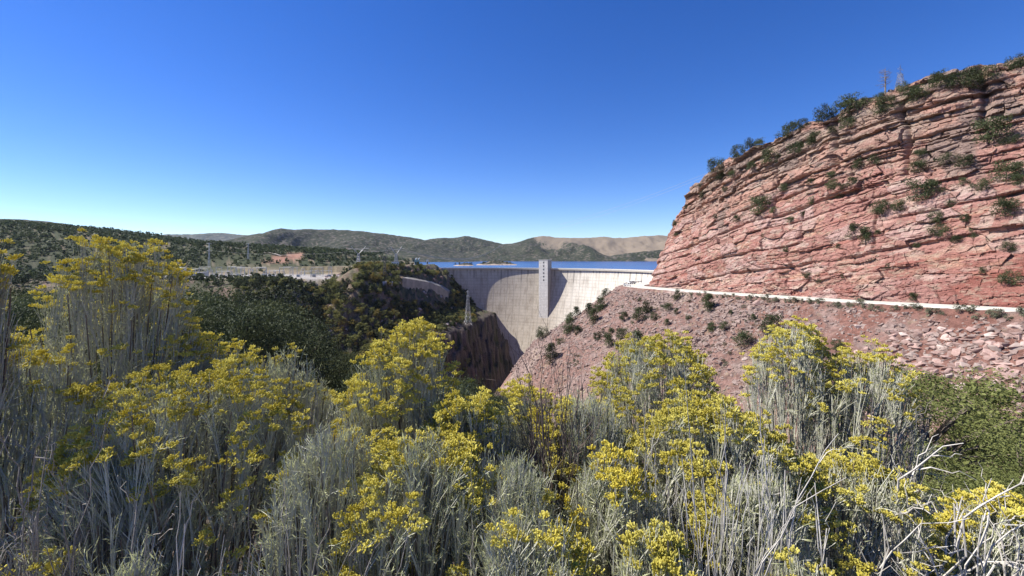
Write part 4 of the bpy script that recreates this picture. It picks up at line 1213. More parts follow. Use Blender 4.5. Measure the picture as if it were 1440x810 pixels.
pylon(504, 372, 346, 'grey forked tower beside the reddish earth mound', 2, 6, 2, M_STEEL, 640, 16, .2, .2, True)
pT5, hT5 = pylon(557, 373, 346, 'forked tower beside the small white building on the hilltop', 2, 5, 2, M_STEEL, 598, 12, .2, .1, True)
pylon(541, 392, 360, 'dark narrow tower among the rocks left of the small white building', 2, 4, 1.2, M_DSTEEL, None, 5, .18)
def hip(px, py):
    h = hit_cliff(px, py)
    return None if h is None else h[0]
rimp = None
for q in range(118, 150):
    rimp = hip(1272, q)
    if rimp is not None: break
t = empty('transmission_tower', rimp + np.array([0, 1.5, -.6]), .4); tag(t, 'bare lattice tower on the cliff rim beside the dead tree', 'transmission tower')
hh = 36 / F * rimp[1]
lattice(hh * .62, 2.2, .8, 6, .06, M_STEEL, t)
b = MB(); b.tube([(0, 0, hh * .6), (0, 0, hh)], .06, 5); b.build('mast', M_DSTEEL, t)
for z, w_ in ((.62, 1.9), (.8, 1.5)):
    b = MB(); b.bar((-w_, 0, hh * z), (w_, 0, hh * (z + .015)), .05); b.bar((-w_, 0, hh * z), (0, 0, hh * (z + .1)), .035); b.bar((w_, 0, hh * z), (0, 0, hh * (z + .1)), .035); b.build('crossarm', M_STEEL, t)

# --- dead tree on the rim
for q2 in range(110, 160):
    dp = hip(1248, q2)
    if dp is not None: break
dt = empty('dead_tree', dp + np.array([0, .8, -.3])); tag(dt, 'bare dead tree on the cliff rim beside the lattice tower', 'tree')
hd = 38 / F * dp[1]
rsd = np.random.default_rng(5)
b = MB(); b.tube([(0, 0, 0), (.05, 0, hd * .35), (-.06, .03, hd * .7), (.04, 0, hd)], [.24, .18, .11, .03], 6); b.build('trunk', M_DEADWOOD, dt)
b = MB()
for k in range(34):
    z0 = hd * rsd.uniform(.3, .93); a = rsd.uniform(0, 6.28); L = rsd.uniform(.9, 2.5) * (1.25 - .6 * z0 / hd)
    e = np.array([math.cos(a) * L, math.sin(a) * L, z0 + L * rsd.uniform(.0, .5)])
    mid = np.array([math.cos(a) * L * .5, math.sin(a) * L * .5, z0 + L * .05])
    b.tube([(0, 0, z0), mid, e], [.075, .05, .02], 4)
    for q in range(4):
        f = mid + (e - mid) * rsd.uniform(.2, 1); b.tube([f, f + rsd.normal(0, .45, 3) + np.array([0, 0, .12])], [.018, .008], 3)
b.build('branches', M_DEADWOOD, dt)

# --- conductors
def wire(p, q, sag, rad, m, label, n=40, dy=0):
    t_ = np.linspace(0, 1, n)[:, None]
    P = np.asarray(p) + (np.asarray(q) - np.asarray(p)) * t_; P[:, 2] -= sag * 4 * (t_ * (1 - t_))[:, 0]
    b = MB(); b.tube(P, rad, 4); o = b.build('power_line', m)
    return tag(o, label, 'power line', 'power lines')
M_WIRE = plain('aluminium_wire', (.42, .42, .42), .05, rough=.6)
for k, dz in enumerate((0, 3)):
    wire(at(1040, 228 - 0, 470) + np.array([0, 0, dz * .9]), at(785, 322, 640) + np.array([0, 0, dz * 1.8]), 4, .09, M_WIRE, ('lower' if k == 0 else 'upper') + ' thin power line crossing the sky from behind the cliff')
e0 = pT5 + np.array([5, 0, hT5 * .86])
for k in range(2):
    wire(e0 + np.array([0, 3 * k, -1.6 * k]), at(704, 344.2 + 1.0 * k, 1500), 28, .16, M_WIRE, ('upper' if k == 0 else 'lower') + ' pale conductor sagging from the hilltop tower over the lake')
wire(at(506, 352, 640), e0 + np.array([-10, 0, 0]), 3, .06, M_WIRE, 'pale conductor strung between the two forked towers')
wire(at(296, 352, 690), at(500, 353, 640), 6, .05, M_WIRE, 'long thin conductor over the substation to the forked tower')
wire(at(-60, 378, 420), at(294, 355, 690), 7, .05, M_WIRE, 'thin conductor running left across the forested hillside')

# --- buildings near the dam's left end
def small_building(px, py, w_, d_, h_, Y, name, label, cat, wall, roofm, rz=0, wins=3, roofh=.35):
    z = float(height(np.array([(px - CX) / F * Y]), np.array([Y]), False)[0])
    zb = min(z, -(py - HY) / F * Y)
    p = np.array([(px - CX) / F * Y, Y, zb]); top = -(py - HY) / F * Y + h_
    o = empty(name, p, rz); tag(o, label, cat)
    H_ = top - zb
    b = MB(); b.box((0, 0, H_ / 2), (w_, d_, H_)); b.build('wall', wall, o)
    b = MB(); b.box((0, 0, H_ + roofh / 2 + .003), (w_ + .6, d_ + .6, roofh)); b.build('roof', roofm, o)
    for k in range(wins):
        b = MB(); b.box(((k + .5) / wins * w_ - w_ / 2, -d_ / 2 - .03, H_ - h_ * .45), (w_ / wins * .45, .12, h_ * .35)); b.build('window', M_WIN, o)
    return o, H_
small_building(556, 373.5, 9, 6, 5.0, 596, 'utility_building', 'small white flat-roofed building on the hilltop left of the dam', 'building', M_WHITE, M_ROOF, .1)
o, H_ = small_building(586.5, 374, 8, 7, 9, 712, 'intake_tower', 'teal hoist house with white cranes at the lake edge by the dam', 'hoist house', M_TEAL, M_TEAL, .2, 2)
for s in (-1, 1):
    b = MB(); b.tube([(s * 2.2, 0, H_ + .3), (s * 2.2, 0, H_ + 3.0), (s * 2.2 + 2.6, 0, H_ + 3.9)], .5, 5); b.box((s * 2.2, 0, H_ + 2.0), (1.8, 1.8, 2.2)); b.build('crane', M_WHITE, o)
small_building(601, 374.5, 3.4, 4, 10.5, 706, 'gate_tower', 'narrow white gate tower right of the teal hoist house', 'gate tower', M_WHITE, M_CONC, .2, 1)
for k, px_ in enumerate((541, 549.5)):
    p = march(px_, 402, 300, 700, 700)
    if p is None: continue
    o = empty('equipment_cabinet', p, .2); tag(o, ('left' if k == 0 else 'right') + '-hand of two grey cabinets among the bushes below the narrow dark tower', 'cabinet', 'grey cabinets below the dark tower')
    b = MB(); b.box((0, 0, 2.2), (4.2, 3.4, 4.4)); b.build('housing', M_ROOF, o)
    b = MB(); b.box((0, 0, 4.5), (4.7, 3.9, .35)); b.build('lid', M_WHITE, o)

# --- substation on the plateau
PADX, PADY, PADZ = -350, 600, -24
zpad = lambda x, y: float(height(np.array([x]), np.array([y]), False)[0])
def gantry(x, y, w_, h_, rz, label):
    o = empty('busbar_gantry', (x, y, zpad(x, y)), rz); tag(o, label, 'gantry', 'steel gantries of the substation')
    for s in (-1, 1):
        b = MB(); b.tube([(s * w_ / 2 - .9, 0, 0), (s * w_ / 2, 0, h_)], .22, 4); b.tube([(s * w_ / 2 + .9, 0, 0), (s * w_ / 2, 0, h_)], .22, 4); b.build('leg', M_STEEL, o)
    b = MB(); b.bar((-w_ / 2, .4, h_), (w_ / 2, .4, h_), .16); b.bar((-w_ / 2, -.4, h_), (w_ / 2, -.4, h_), .16)
    for k in range(8):
        x0 = -w_ / 2 + w_ * k / 8; b.bar((x0, .4, h_), (x0 + w_ / 8, -.4, h_), .1)
    b.build('beam', M_STEEL, o)
    for k in range(3):
        b = MB(); b.tube([(-w_ / 3 + k * w_ / 3, 0, h_ - .2), (-w_ / 3 + k * w_ / 3, 0, h_ - 2.4)], .2, 5); b.build('insulator', M_CERAM, o)
rg = np.random.default_rng(9)
cells = [(x, y) for y in (568, 592, 618, 642) for x in np.arange(-452, -245, 21)]
POSN = ['front row', 'second row', 'third row', 'back row']
for i, (x, y) in enumerate(cells):
    row = [568, 592, 618, 642].index(y); k = i % 10
    if rg.uniform() < .2: continue
    gantry(x + rg.uniform(-3, 3), y + rg.uniform(-3, 3), rg.uniform(11, 17), rg.choice([7.5, 9.5, 12.5]), rg.choice([0, 0, 1.57]) + .15, f'grey steel gantry in the substation {POSN[row]}, {ordw(k)} from its left end')
def transformer(x, y, s, label):
    o = empty('transformer', (x, y, zpad(x, y)), .15); o.scale = (s,) * 3; tag(o, label, 'transformer', 'transformers of the substation')
    b = MB(); b.box((0, 0, 1.9), (4.2, 2.6, 3.2)); b.build('tank', M_STEEL, o)
    for s_ in (-1, 1):
        b = MB()
        for k in range(6): b.box((-1.7 + k * .68, s_ * 1.75, 1.8), (.3, .8, 2.6))
        b.build('radiator', M_STEEL, o)
    for k in range(3):
        b = MB(); b.tube([(-1.2 + 1.2 * k, 0, 3.5), (-1.3 + 1.3 * k, 0, 5.3)], [.22, .12], 6); b.build('bushing', M_CERAM, o)
for i in range(22):
    x = -455 + i * 10.2 + rg.uniform(-2, 2)
    transformer(x, rg.choice([556, 580, 605]) + rg.uniform(-2, 2), rg.uniform(.6, .95), f'pale transformer on the substation gravel, {ordw(i)} from its left end')
small_building(274, 388, 28, 12, 4.2, 588, 'control_house', 'long low grey-roofed control house at the left end of the substation', 'building', M_CONC, M_ROOF, .1, 5, .6)

# --- pale track on the hill above the substation
tp = [march(a, b_, 300, 1400, 900) for a, b_ in ((318, 347.5), (335, 350.5), (352, 353), (370, 356), (388, 358.5), (402, 361), (414, 361.5))]
tp = np.array([p for p in tp if p is not None])
if len(tp) > 2:
    tt = np.linspace(0, len(tp) - 1, 60); pts = np.stack([np.interp(tt, np.arange(len(tp)), tp[:, k]) for k in range(2)], 1)
    d_ = np.gradient(pts, axis=0); d_ /= np.linalg.norm(d_, axis=1)[:, None]; nn_ = np.stack([-d_[:, 1], d_[:, 0]], 1)
    L_, R_ = pts + nn_ * 2.5, pts - nn_ * 2.5
    hl_ = np.maximum(height(L_[:, 0], L_[:, 1], False), height(R_[:, 0], R_[:, 1], False)) + 1.6
    V = np.concatenate([np.concatenate([L_, hl_[:, None]], 1), np.concatenate([R_, hl_[:, None]], 1)])
    tag(link('track', mesh_np('track', V, quads=grid_quads(2, 60), mats=[plain('track_gravel', (.42, .37, .31), .1, .2)])), kind='structure')

# --- floating boom behind the crest, and conifers of the islands
bo = empty('log_boom', (60, 690, LAKE_Z)); tag(bo, 'string of pale floats on the lake just behind the dam right of the tower', 'floating boom')
bb = MB()
for k in range(26):
    px_ = 781 + k * 1.5; Y_ = 690 + rg.uniform(-4, 4)
    c = at(px_, 380, Y_); bb.box((c[0] - 60, c[1] - 690, .7), (rg.uniform(.9, 1.6), rg.uniform(1, 2), rg.uniform(1.0, 2.4)), rg.uniform(0, 3))
bb.build('floats', M_WHITE, bo)
for i in range(46):
    px_ = rg.uniform(677, 722) if i < 34 else rg.uniform(640, 664); Y_ = (1330 if i < 34 else 1150) + rg.uniform(-40, 40)
    h_ = rg.uniform(4.5, 7.5); edge = 1 - abs(px_ - 699) / 30 if i < 34 else .3
    o = link('island_conifer', FT[i % 4], loc=((px_ - CX) / F * Y_, Y_, LAKE_Z + (7 * max(edge, 0) if i < 34 else 2.5))); o.scale = (h_ * 1.1, h_ * 1.1, h_); o.rotation_euler = (0, 0, i)
    z_ = 'on the larger rocky island behind the dam' if i < 34 else 'on the small islet left of the larger island'
    tag(o, 'tiny dark conifer ' + z_, 'conifer', 'conifers ' + z_)
# ================================================================== FOREGROUND BUSHES
M_LEAF = foliage_mat('rabbitbrush_leaf', (.40, .42, .20), (.62, .63, .36), 6, .35, .12, .6)
M_STEMP = plain('pale_stem', (.50, .49, .39), .2, 20, rough=.8)
M_STEMW = plain('woody_stem', (.17, .135, .105), .3, 25, rough=.9)
M_BLOOM = foliage_mat('yellow_blossom', (.64, .54, .07), (.88, .80, .22), 9, .4, .1, .7)
M_BLOOMO = foliage_mat('fading_blossom', (.66, .53, .05), (.86, .76, .16), 9, .4, .1, .7)
M_BLEACH = plain('bleached_twig', (.50, .465, .405), .3, 14, rough=.8)
M_DARKTW = plain('dark_twig', (.15, .115, .095), .3, 18, rough=.85)
M_GREYTW = plain('grey_twig', (.27, .24, .205), .3, 18, rough=.85)

def bez(B, C, E, K):
    t = np.linspace(0, 1, K)[None, :, None]
    return (1 - t) ** 2 * B[:, None] + 2 * t * (1 - t) * C[:, None] + t ** 2 * E[:, None]
def tubes(curves, r0, r1, n=3, wob=0, rs=None):
    """(M,K,3) curves to one vertex and face list"""
    M, K, _ = curves.shape
    if wob: 
        wv = rs.normal(0, wob, curves.shape); wv[:, 0] = 0; wv[:, -1] = 0; curves = curves + wv
    T = np.gradient(curves, axis=1); T /= np.linalg.norm(T, axis=2, keepdims=True) + 1e-9
    ref = np.array([.31, .22, .05]) + 0 * T
    A = np.cross(T, ref); A /= np.linalg.norm(A, axis=2, keepdims=True) + 1e-9
    Bn = np.cross(T, A)
    rad = (np.asarray(r0).reshape(-1, 1) + (np.asarray(r1) - np.asarray(r0)).reshape(-1, 1) * np.linspace(0, 1, K)[None]) * np.ones((M, 1))
    an = np.arange(n) * 2 * math.pi / n
    V = curves[:, :, None] + rad[:, :, None, None] * (np.cos(an)[None, None, :, None] * A[:, :, None] + np.sin(an)[None, None, :, None] * Bn[:, :, None])
    q = grid_quads(K, n, True)
    Q = q[None] + (np.arange(M) * K * n)[:, None, None]
    return V.reshape(-1, 3), Q.reshape(-1, 4)
def joinQ(parts, mats, name):
    V, Q, mi, n = [], [], [], 0
    for (v, q), k in parts:
        V.append(v); Q.append(q + n); mi.append(np.full(len(q), k)); n += len(v)
    return mesh_np(name, np.concatenate(V), quads=np.concatenate(Q), mats=mats, mat_idx=np.concatenate(mi))
def unit(a): return a / (np.linalg.norm(a, axis=-1, keepdims=True) + 1e-9)

def leaves_on(curves, per, L, Wd, rs, tmin=.15, spread=.6):
    M, K, _ = curves.shape
    t = rs.uniform(tmin, 1, (M, per)) * (K - 1); i = np.minimum(t.astype(int), K - 2); f = (t - i)[..., None]
    m = np.arange(M)[:, None]
    P = curves[m, i] * (1 - f) + curves[m, i + 1] * f
    T = unit(curves[m, i + 1] - curves[m, i])
    P = P.reshape(-1, 3); T = T.reshape(-1, 3); n = len(P)
    d = unit(T + spread * rs.normal(size=(n, 3))); d[:, 2] += .15; d = unit(d)
    s = unit(np.cross(d, rs.normal(size=(n, 3))))
    l = L * rs.uniform(.55, 1.25, (n, 1)); w = Wd * rs.uniform(.7, 1.3, (n, 1))
    bend = rs.normal(0, .12, (n, 3)) * l
    V = np.stack([P, P + d * l * .45 + s * w + bend * .3, P + d * l + bend, P + d * l * .45 - s * w + bend * .3], 1)
    return V.reshape(-1, 3), np.arange(n * 4).reshape(-1, 4)

def florets(P, N_, n_each, rad, L, Wd, rs):
    """corymbs: n_each little tubular flowers on a shallow dome round every tip"""
    m = len(P); n = m * n_each
    C = np.repeat(P, n_each, 0); up = np.repeat(N_, n_each, 0)
    d = rs.normal(size=(n, 3)); d[:, 2] = np.abs(d[:, 2]); d = unit(d + up * .8)
    c = C + d * rad * rs.uniform(.35, 1.05, (n, 1)) * np.array([1.15, 1.15, .75])
    ax = unit(d + .45 * up + .3 * rs.normal(size=(n, 3)))
    A = unit(np.cross(ax, rs.normal(size=(n, 3)))); B = np.cross(ax, A)
    l = L * rs.uniform(.7, 1.3, (n, 1)); w = Wd * rs.uniform(.7, 1.3, (n, 1))
    rows = []
    for k in range(3):
        a = k * 2 * math.pi / 3
        o = (math.cos(a) * A + math.sin(a) * B)
        rows.append((c + o * w * .55, c + ax * l + o * w * 1.15))
    V = np.stack([rows[0][0], rows[1][0], rows[2][0], rows[0][1], rows[1][1], rows[2][1], c + ax * l * 1.15], 1)
    q = np.array([[0, 1, 4, 3], [1, 2, 5, 4], [2, 0, 3, 5], [3, 4, 6, 6], [4, 5, 6, 6], [5, 3, 6, 6]])
    b = np.arange(n)[:, None, None] * 7
    Q = (q[None, :3] + b).reshape(-1, 4)
    T = np.array([[3, 4, 6], [4, 5, 6], [5, 3, 6]])[None] + b
    return V.reshape(-1, 3), Q, T.reshape(-1, 3)

def rabbitbrush(seed, H, Rx, Ry, bloom=.5, lean=(0, 0), n1=34, n2=6, n3=5, leafy=1.0, open_=.5, fade=False, bmin=.55, gray=False):
    """meshes of one bush standing at the origin: stems, leaves, blossoms"""
    rs = np.random.default_rng(seed)
    u = np.sqrt((np.arange(n1) + .5) / n1); a = np.arange(n1) * 2.39996 + rs.uniform(0, 6.28)
    u = np.clip(u + rs.normal(0, .06, n1), .03, 1)
    E = np.stack([Rx * u * np.cos(a), Ry * u * np.sin(a), H * (1 - open_ * u ** 2.8) * rs.uniform(.90, 1.02, n1)], 1)
    E[:, 0] += lean[0] * E[:, 2] / H; E[:, 1] += lean[1] * E[:, 2] / H
    B = np.stack([.07 * np.cos(a) * u, .07 * np.sin(a) * u, np.full(n1, -.06)], 1) + rs.normal(0, .015, (n1, 3))
    Cc = B + (E - B) * np.array([.50, .50, .46])
    main = bez(B, Cc, E, 8)
    def kids_of(par, n, t0, t1, jit, up):
        M, K, _ = par.shape
        idx = np.repeat(np.arange(M), n); t = rs.uniform(t0, t1, M * n) * (K - 1)
        i = np.minimum(t.astype(int), K - 2); f = (t - i)[:, None]
        S0 = par[idx, i] * (1 - f) + par[idx, i + 1] * f
        T = unit(par[idx, i + 1] - par[idx, i]); end = par[idx, -1]
        E2 = end + rs.normal(0, 1, (M * n, 3)) * jit
        ln = np.linalg.norm(E2 - S0, axis=1, keepdims=True)
        C2 = S0 + T * ln * .45 + np.array([0, 0, up]) * ln
        return bez(S0, C2, E2, 6), idx
    sec, i2 = kids_of(main, n2, .30, .80, np.array([.15, .15, .05]) * (Rx + .2), .02)
    # side branches end on the dome
    e = sec[:, -1] - np.array([lean[0], lean[1], 0]) * (sec[:, -1, 2:3] / H)
    uu = np.clip(np.hypot(e[:, 0] / Rx, e[:, 1] / Ry), 0, 1.15)
    zt = H * (1 - open_ * uu ** 2.8) * (rs.uniform(.93, 1.01, len(sec)) + .05 * fbm(e[:, 0] / .2 + seed, e[:, 1] / .2, octv=2))
    sec = sec + (zt - sec[:, -1, 2])[:, None, None] * (np.linspace(0, 1, 6)[None, :, None] ** 1.5) * np.array([0, 0, 1.])
    ter, i3 = kids_of(sec, n3, .30, .85, np.array([.030, .030, .024]) * (Rx * .6 + .6), .05)
    stems = [(tubes(main, rs.uniform(.0048, .0085, n1), .0024, 4, .006, rs), 1), (tubes(sec, .0026, .0015, 3, .004, rs), 0), (tubes(ter, .0015, .0010, 3), 0)]
    sm = joinQ(stems, [M_STEMP, M_STEMW], 'stems')
    lv = [(leaves_on(ter, int(9.5 * leafy), .036, .0015, rs, .0, .55), 0), (leaves_on(sec, int(15 * leafy), .034, .0014, rs, .25, .6), 0)]
    lm = joinQ(lv, [M_LEAF], 'leaves')
    # flowering: whole side-branches bloom together, mostly at the top
    tips2 = sec[:, -1]; rel = tips2[:, 2] / H
    score = .55 * rs.uniform(0, 1, len(sec)) + .23 + .55 * fbm(tips2[:, 0] / .17 + seed, tips2[:, 1] / .17, tips2[:, 2] / .17, 2)
    on = (score > 1 - bloom * .88 * sstep(bmin - .2, bmin + .2, rel))
    tsel = on[i3]
    bl = None
    if tsel.any():
        tip = ter[tsel, -1]; nr = unit(ter[tsel, -1] - ter[tsel, -2] + np.array([0, 0, .004]))
        V, Q, T = florets(tip, nr, 20, .019, .0115, .0030, rs)
        bl = mesh_np('blossoms', V, quads=Q, tris=T, mats=[M_BLOOMO if fade else M_BLOOM])
    return sm, lm, bl

def gz_(x, y): return float(height(np.array([x]), np.array([y]))[0])
BUSH = {}
def put(name, label, cat, meshes, px, Y, rz=0.0, sc=1.0, dz=-.03, group=None, names=('stems', 'leaves', 'blossoms')):
    x = (px - CX) / F * Y
    r = empty(name, (x, Y, gz_(x, Y) + dz), rz); r.scale = (sc,) * 3
    tag(r, label, cat, group)
    for nm, m in zip(names, meshes):
        if m is not None: link(nm, m, r)
    return r
def Hfor(px, pytop, Y):
    x = (px - CX) / F * Y
    return -(pytop - HY) / F * Y - gz_(x, Y) + .02
# px of the middle, row of the top, distance, half width in px, bloom, options, label
HERO = [
 (155, 345, 2.75, 102, .74, dict(lean=(.10, 0), bmin=0.69, open_=0.60, n1=44), 'tallest rabbitbrush, its yellow crown rising above the hills beside the frame edge bush'),
 (-72, 312, 1.95, 66, .55, dict(bmin=0.69, open_=0.56, lean=(.05, 0)), 'rabbitbrush cut off by the picture edge, a few yellow heads at hill height'),
 (45, 490, 2.2, 100, .12, dict(bmin=0.69, leafy=1.1, open_=0.76), 'greyish shadowed rabbitbrush with hardly any flowers under the tallest one'),
 (285, 470, 3.0, 105, .60, dict(bmin=0.64, open_=0.66), 'pale silvery rabbitbrush with flower tufts in front of the dark grove'),
 (395, 488, 2.8, 80, .42, dict(bmin=0.64, open_=0.61), 'rabbitbrush with grey bare twigs and pale yellow tips near the dark pinyons'),
 (270, 520, 2.15, 165, .78, dict(bmin=0.63, open_=0.68, n1=48), 'wide rabbitbrush with a broad golden top left of the central bush'),
 (565, 455, 2.45, 95, .85, dict(bmin=0.44, open_=0.78, n1=48), 'big domed rabbitbrush covered in yellow just left of the dam foot'),
 (655, 545, 2.25, 74, .5, dict(bmin=0.42, open_=0.76), 'rabbitbrush with small scattered blooms tucked against the big dome'),
 (600, 610, 1.85, 120, .62, dict(bmin=0.42, open_=0.78, n1=44), 'low rabbitbrush with round yellow clusters in front of the big dome'),
 (760, 545, 2.5, 85, .45, dict(bmin=0.59, open_=0.61), 'thin upright rabbitbrush with pale tips below the red talus'),
 (830, 545, 2.3, 64, .45, dict(bmin=0.59, open_=0.66), 'rabbitbrush with lemon tips between the bare dark shrub and the tall pair'),
 (925, 466, 2.7, 105, .74, dict(bmin=0.51, open_=0.76, n1=46), 'tall rabbitbrush with sunlit yellow shoulders against the red talus'),
 (1000, 556, 2.1, 130, .72, dict(bmin=0.57, open_=0.71, n1=46), 'broad rabbitbrush hung with gold behind the bleached stalks'),
 (1110, 458, 3.3, 62, .66, dict(bmin=0.71, open_=0.61, leafy=.8), 'upright pale-stemmed rabbitbrush with yellow tufts on bare red soil'),
 (1190, 490, 3.1, 80, .66, dict(bmin=0.69, open_=0.68, leafy=.85, lean=(.1, 0)), 'spreading white-stemmed rabbitbrush leaning towards the rockfall'),
 (1195, 640, 2.0, 110, .66, dict(bmin=0.44, open_=0.76), 'rabbitbrush with deep yellow blooms behind the bleached dead branches'),
 (1060, 655, 1.65, 80, .3, dict(bmin=0.49, open_=0.66, ), 'rabbitbrush with golden flowers among the bleached stalks'),
 (860, 640, 1.75, 95, .5, dict(bmin=0.49, open_=0.71, fade=True), 'rabbitbrush with a bright deep-yellow cluster near the lower middle'),
 (720, 640, 1.8, 85, .28, dict(bmin=0.49, open_=0.66), 'sparse grey rabbitbrush with few small blooms at the bare shrub foot'),
 (470, 610, 1.9, 110, .12, dict(bmin=0.59, open_=0.71, leafy=.75), 'flowerless grey-green rabbitbrush below the dead grass stalks'),
 (180, 610, 1.9, 100, .38, dict(bmin=0.49, open_=0.71), 'rabbitbrush with a small string of gold tufts at its shady edge'),
 (185, 778, 1.25, 34, .3, dict(bmin=0.49, open_=0.66, n1=30), 'small rabbitbrush sprig with gold tips at the very front'),
 (740, 720, 1.4, 110, .14, dict(bmin=0.59, open_=0.66, leafy=.8), 'silver-leaved rabbitbrush with hardly a flower at the front centre'),
 (1130, 785, 1.3, 70, .1, dict(bmin=0.49, open_=0.66, leafy=1.0), 'small rabbitbrush at the foot of the bleached branches'),
 (930, 745, 1.35, 90, .18, dict(bmin=0.49, open_=0.66), 'rabbitbrush with low yellow blooms at the front among bleached stalks'),
 (1400, 700, 1.9, 70, .22, dict(bmin=0.59, open_=0.66), 'thin rabbitbrush with few small flowers below the olive juniper'),
]
for i, (px, pyt, Y, hw, bl, kw, lab) in enumerate(HERO):
    H = Hfor(px, pyt, Y)
    rx = hw / F * Y * 1.12
    kw['open_'] = kw.get('open_', .6) * .68
    ms = rabbitbrush(900 + i * 7, H, rx, min(rx, .65), bl, **kw)
    put('rabbitbrush', lab, 'rabbitbrush', ms, px, Y, group='flowering rabbitbrush')

# --- bare and bleached shrubs
def dead_shrub(seed, H, spread, n1, n2, n3, r0, mats, crook=.02, lean=(0, 0), fan=1.0, curve=.35):
    rs = np.random.default_rng(seed)
    a = rs.uniform(0, 6.28, n1); u = np.sqrt(rs.uniform(.02, 1, n1))
    E = np.stack([spread * u * np.cos(a), spread * .7 * u * np.sin(a), H * rs.uniform(.62, 1, n1) * (1 - .3 * u ** 2)], 1) + np.array([lean[0], lean[1], 0])
    B = np.stack([.05 * np.cos(a), .05 * np.sin(a), np.full(n1, -.05)], 1)
    C = B + (E - B) * np.array([curve, curve, .5]) + rs.normal(0, .03, (n1, 3))
    main = bez(B, C, E, 9)
    out = [(tubes(main, rs.uniform(.6, 1.1, n1) * r0, r0 * .3, 5, crook * .35, rs), 0)]
    par = main
    for lvl, (n, rr0) in enumerate(((n2, r0 * .5), (n3, r0 * .28))):
        if n == 0: break
        M, K, _ = par.shape
        idx = np.repeat(np.arange(M), n); t = rs.uniform(.3, .95, M * n) * (K - 1); ii = np.minimum(t.astype(int), K - 2); f = (t - ii)[:, None]
        S0 = par[idx, ii] * (1 - f) + par[idx, ii + 1] * f; T = unit(par[idx, ii + 1] - par[idx, ii])
        L = (H * (.30 if lvl == 0 else .15)) * rs.uniform(.4, 1.2, (M * n, 1))
        d = unit(T + fan * .55 * rs.normal(size=(M * n, 3))); d[:, 2] += .12
        E2 = S0 + d * L; C2 = S0 + (T * .4 + d * .3) * L
        ch = bez(S0, C2, E2, 6); out.append((tubes(ch, rr0, rr0 * .35, 4 if lvl == 0 else 3, crook * .25, rs), 0)); par = ch
    return joinQ(out, mats, 'branches')
DEAD = [
 (785, 498, 2.15, .17, (30, 3, 2), .0055, M_DARKTW, .3, .35, 'bare dark-stemmed shrub fanning upward below the dam, no leaves'),
 (1275, 662, 1.75, .42, (12, 4, 3), .0088, M_BLEACH, 1.4, .25, 'bleached dead shrub with crooked white branches at the lower corner'),
 (1385, 705, 1.6, .26, (9, 4, 2), .0066, M_BLEACH, 1.2, .3, 'smaller bleached shrub tangled beside the larger one'),
 (1240, 628, 1.7, .06, (2, 3, 1), .0062, M_BLEACH, .9, .4, 'single tall bleached branch with short side twigs'),
 (1000, 610, 1.45, .24, (40, 2, 0), .0044, M_BLEACH, .3, .3, 'clump of straight bleached stalks in front of the gold-hung bush'),
 (1080, 600, 1.5, .14, (20, 2, 1), .0046, M_BLEACH, .3, .3, 'narrow sheaf of bleached stalks by the golden flowers'),
 (930, 590, 1.75, .16, (22, 2, 1), .0042, M_BLEACH, .3, .3, 'thin sheaf of bleached stalks before the tall sunlit bush'),
 (1150, 640, 1.4, .18, (9, 2, 1), .005, M_BLEACH, .5, .3, 'leaning bleached stalks at the left of the dead white shrub'),
 (445, 515, 2.2, .16, (26, 2, 1), .0036, M_GREYTW, .3, .3, 'grey bare stems standing between the two golden bushes'),
 (485, 545, 2.0, .10, (12, 2, 0), .0034, M_GREYTW, .25, .3, 'few tall dry stalks beside the big yellow dome'),
 (40, 590, 1.7, .40, (24, 4, 2), .0055, M_GREYTW, .7, .5, 'grey dead brush in the shade below the flowerless bush'),
 (60, 700, 1.35, .48, (20, 3, 2), .0050, M_GREYTW, .8, .6, 'fallen grey twigs sprawling in the dark front corner'),
 (270, 720, 1.3, .10, (8, 2, 0), .0040, M_BLEACH, .3, .3, 'short pale stalks poking up at the shady front'),
 (430, 690, 1.4, .38, (26, 3, 1), .0042, M_GREYTW, .4, .5, 'grey stems sweeping sideways under the flowerless bush'),
 (690, 700, 1.45, .16, (14, 2, 1), .0036, M_GREYTW, .3, .3, 'grey dry stems at the front below the bare dark shrub'),
 (1230, 560, 2.9, .40, (16, 3, 2), .006, M_GREYTW, .5, .6, 'tangle of grey branches at the base of the spreading bush'),
]
for i, (px, pyt, Y, sp, (a_, b_, c_), r0, m, fan, cv, lab) in enumerate(DEAD):
    H = Hfor(px, pyt, Y)
    put('dead_shrub', lab, 'dead shrub', [dead_shrub(1300 + i, H, sp, a_, b_, c_, r0, [m], .02 * (1 + fan), fan=fan, curve=cv)], px, Y, group='dead and bare shrubs', names=('branches',))
b = MB()
logp = [at(1150, 800, 1.62), at(1215, 775, 1.66), at(1270, 757, 1.72), at(1330, 738, 1.80)]
zg = [gz_(p[0], p[1]) for p in logp]
# --- olive junipers below the rockfall
OJ = [tree_meshes(1500 + i, 30000, .0055, M_JUN_OLIVE, 'open' if i else 'juniper', 46, .022, 60) for i in range(2)]
for px, pyt, Y, w_, v, lab in [(1300, 508, 7.4, 300, 1, 'broad olive-green juniper growing in front of the rockfall'), (1440, 600, 4.6, 190, 0, 'olive-green juniper cut by the picture edge near the bleached branches'), (1195, 590, 6.6, 120, 0, 'lower olive juniper bush beside the spreading white-stemmed rabbitbrush'), (1360, 535, 8.6, 150, 0, 'olive juniper standing behind the broad one, nearer the rocks')]:
    x = (px - CX) / F * Y; z = gz_(x, Y); h = -(pyt - HY) / F * Y - z
    place_tree(OJ[v], (x, Y, z - .05), h, px, 'olive_juniper', lab, 'juniper', 'olive junipers on the near slope', (w_ / F * Y) / (h * (1.0 if v else .74)))

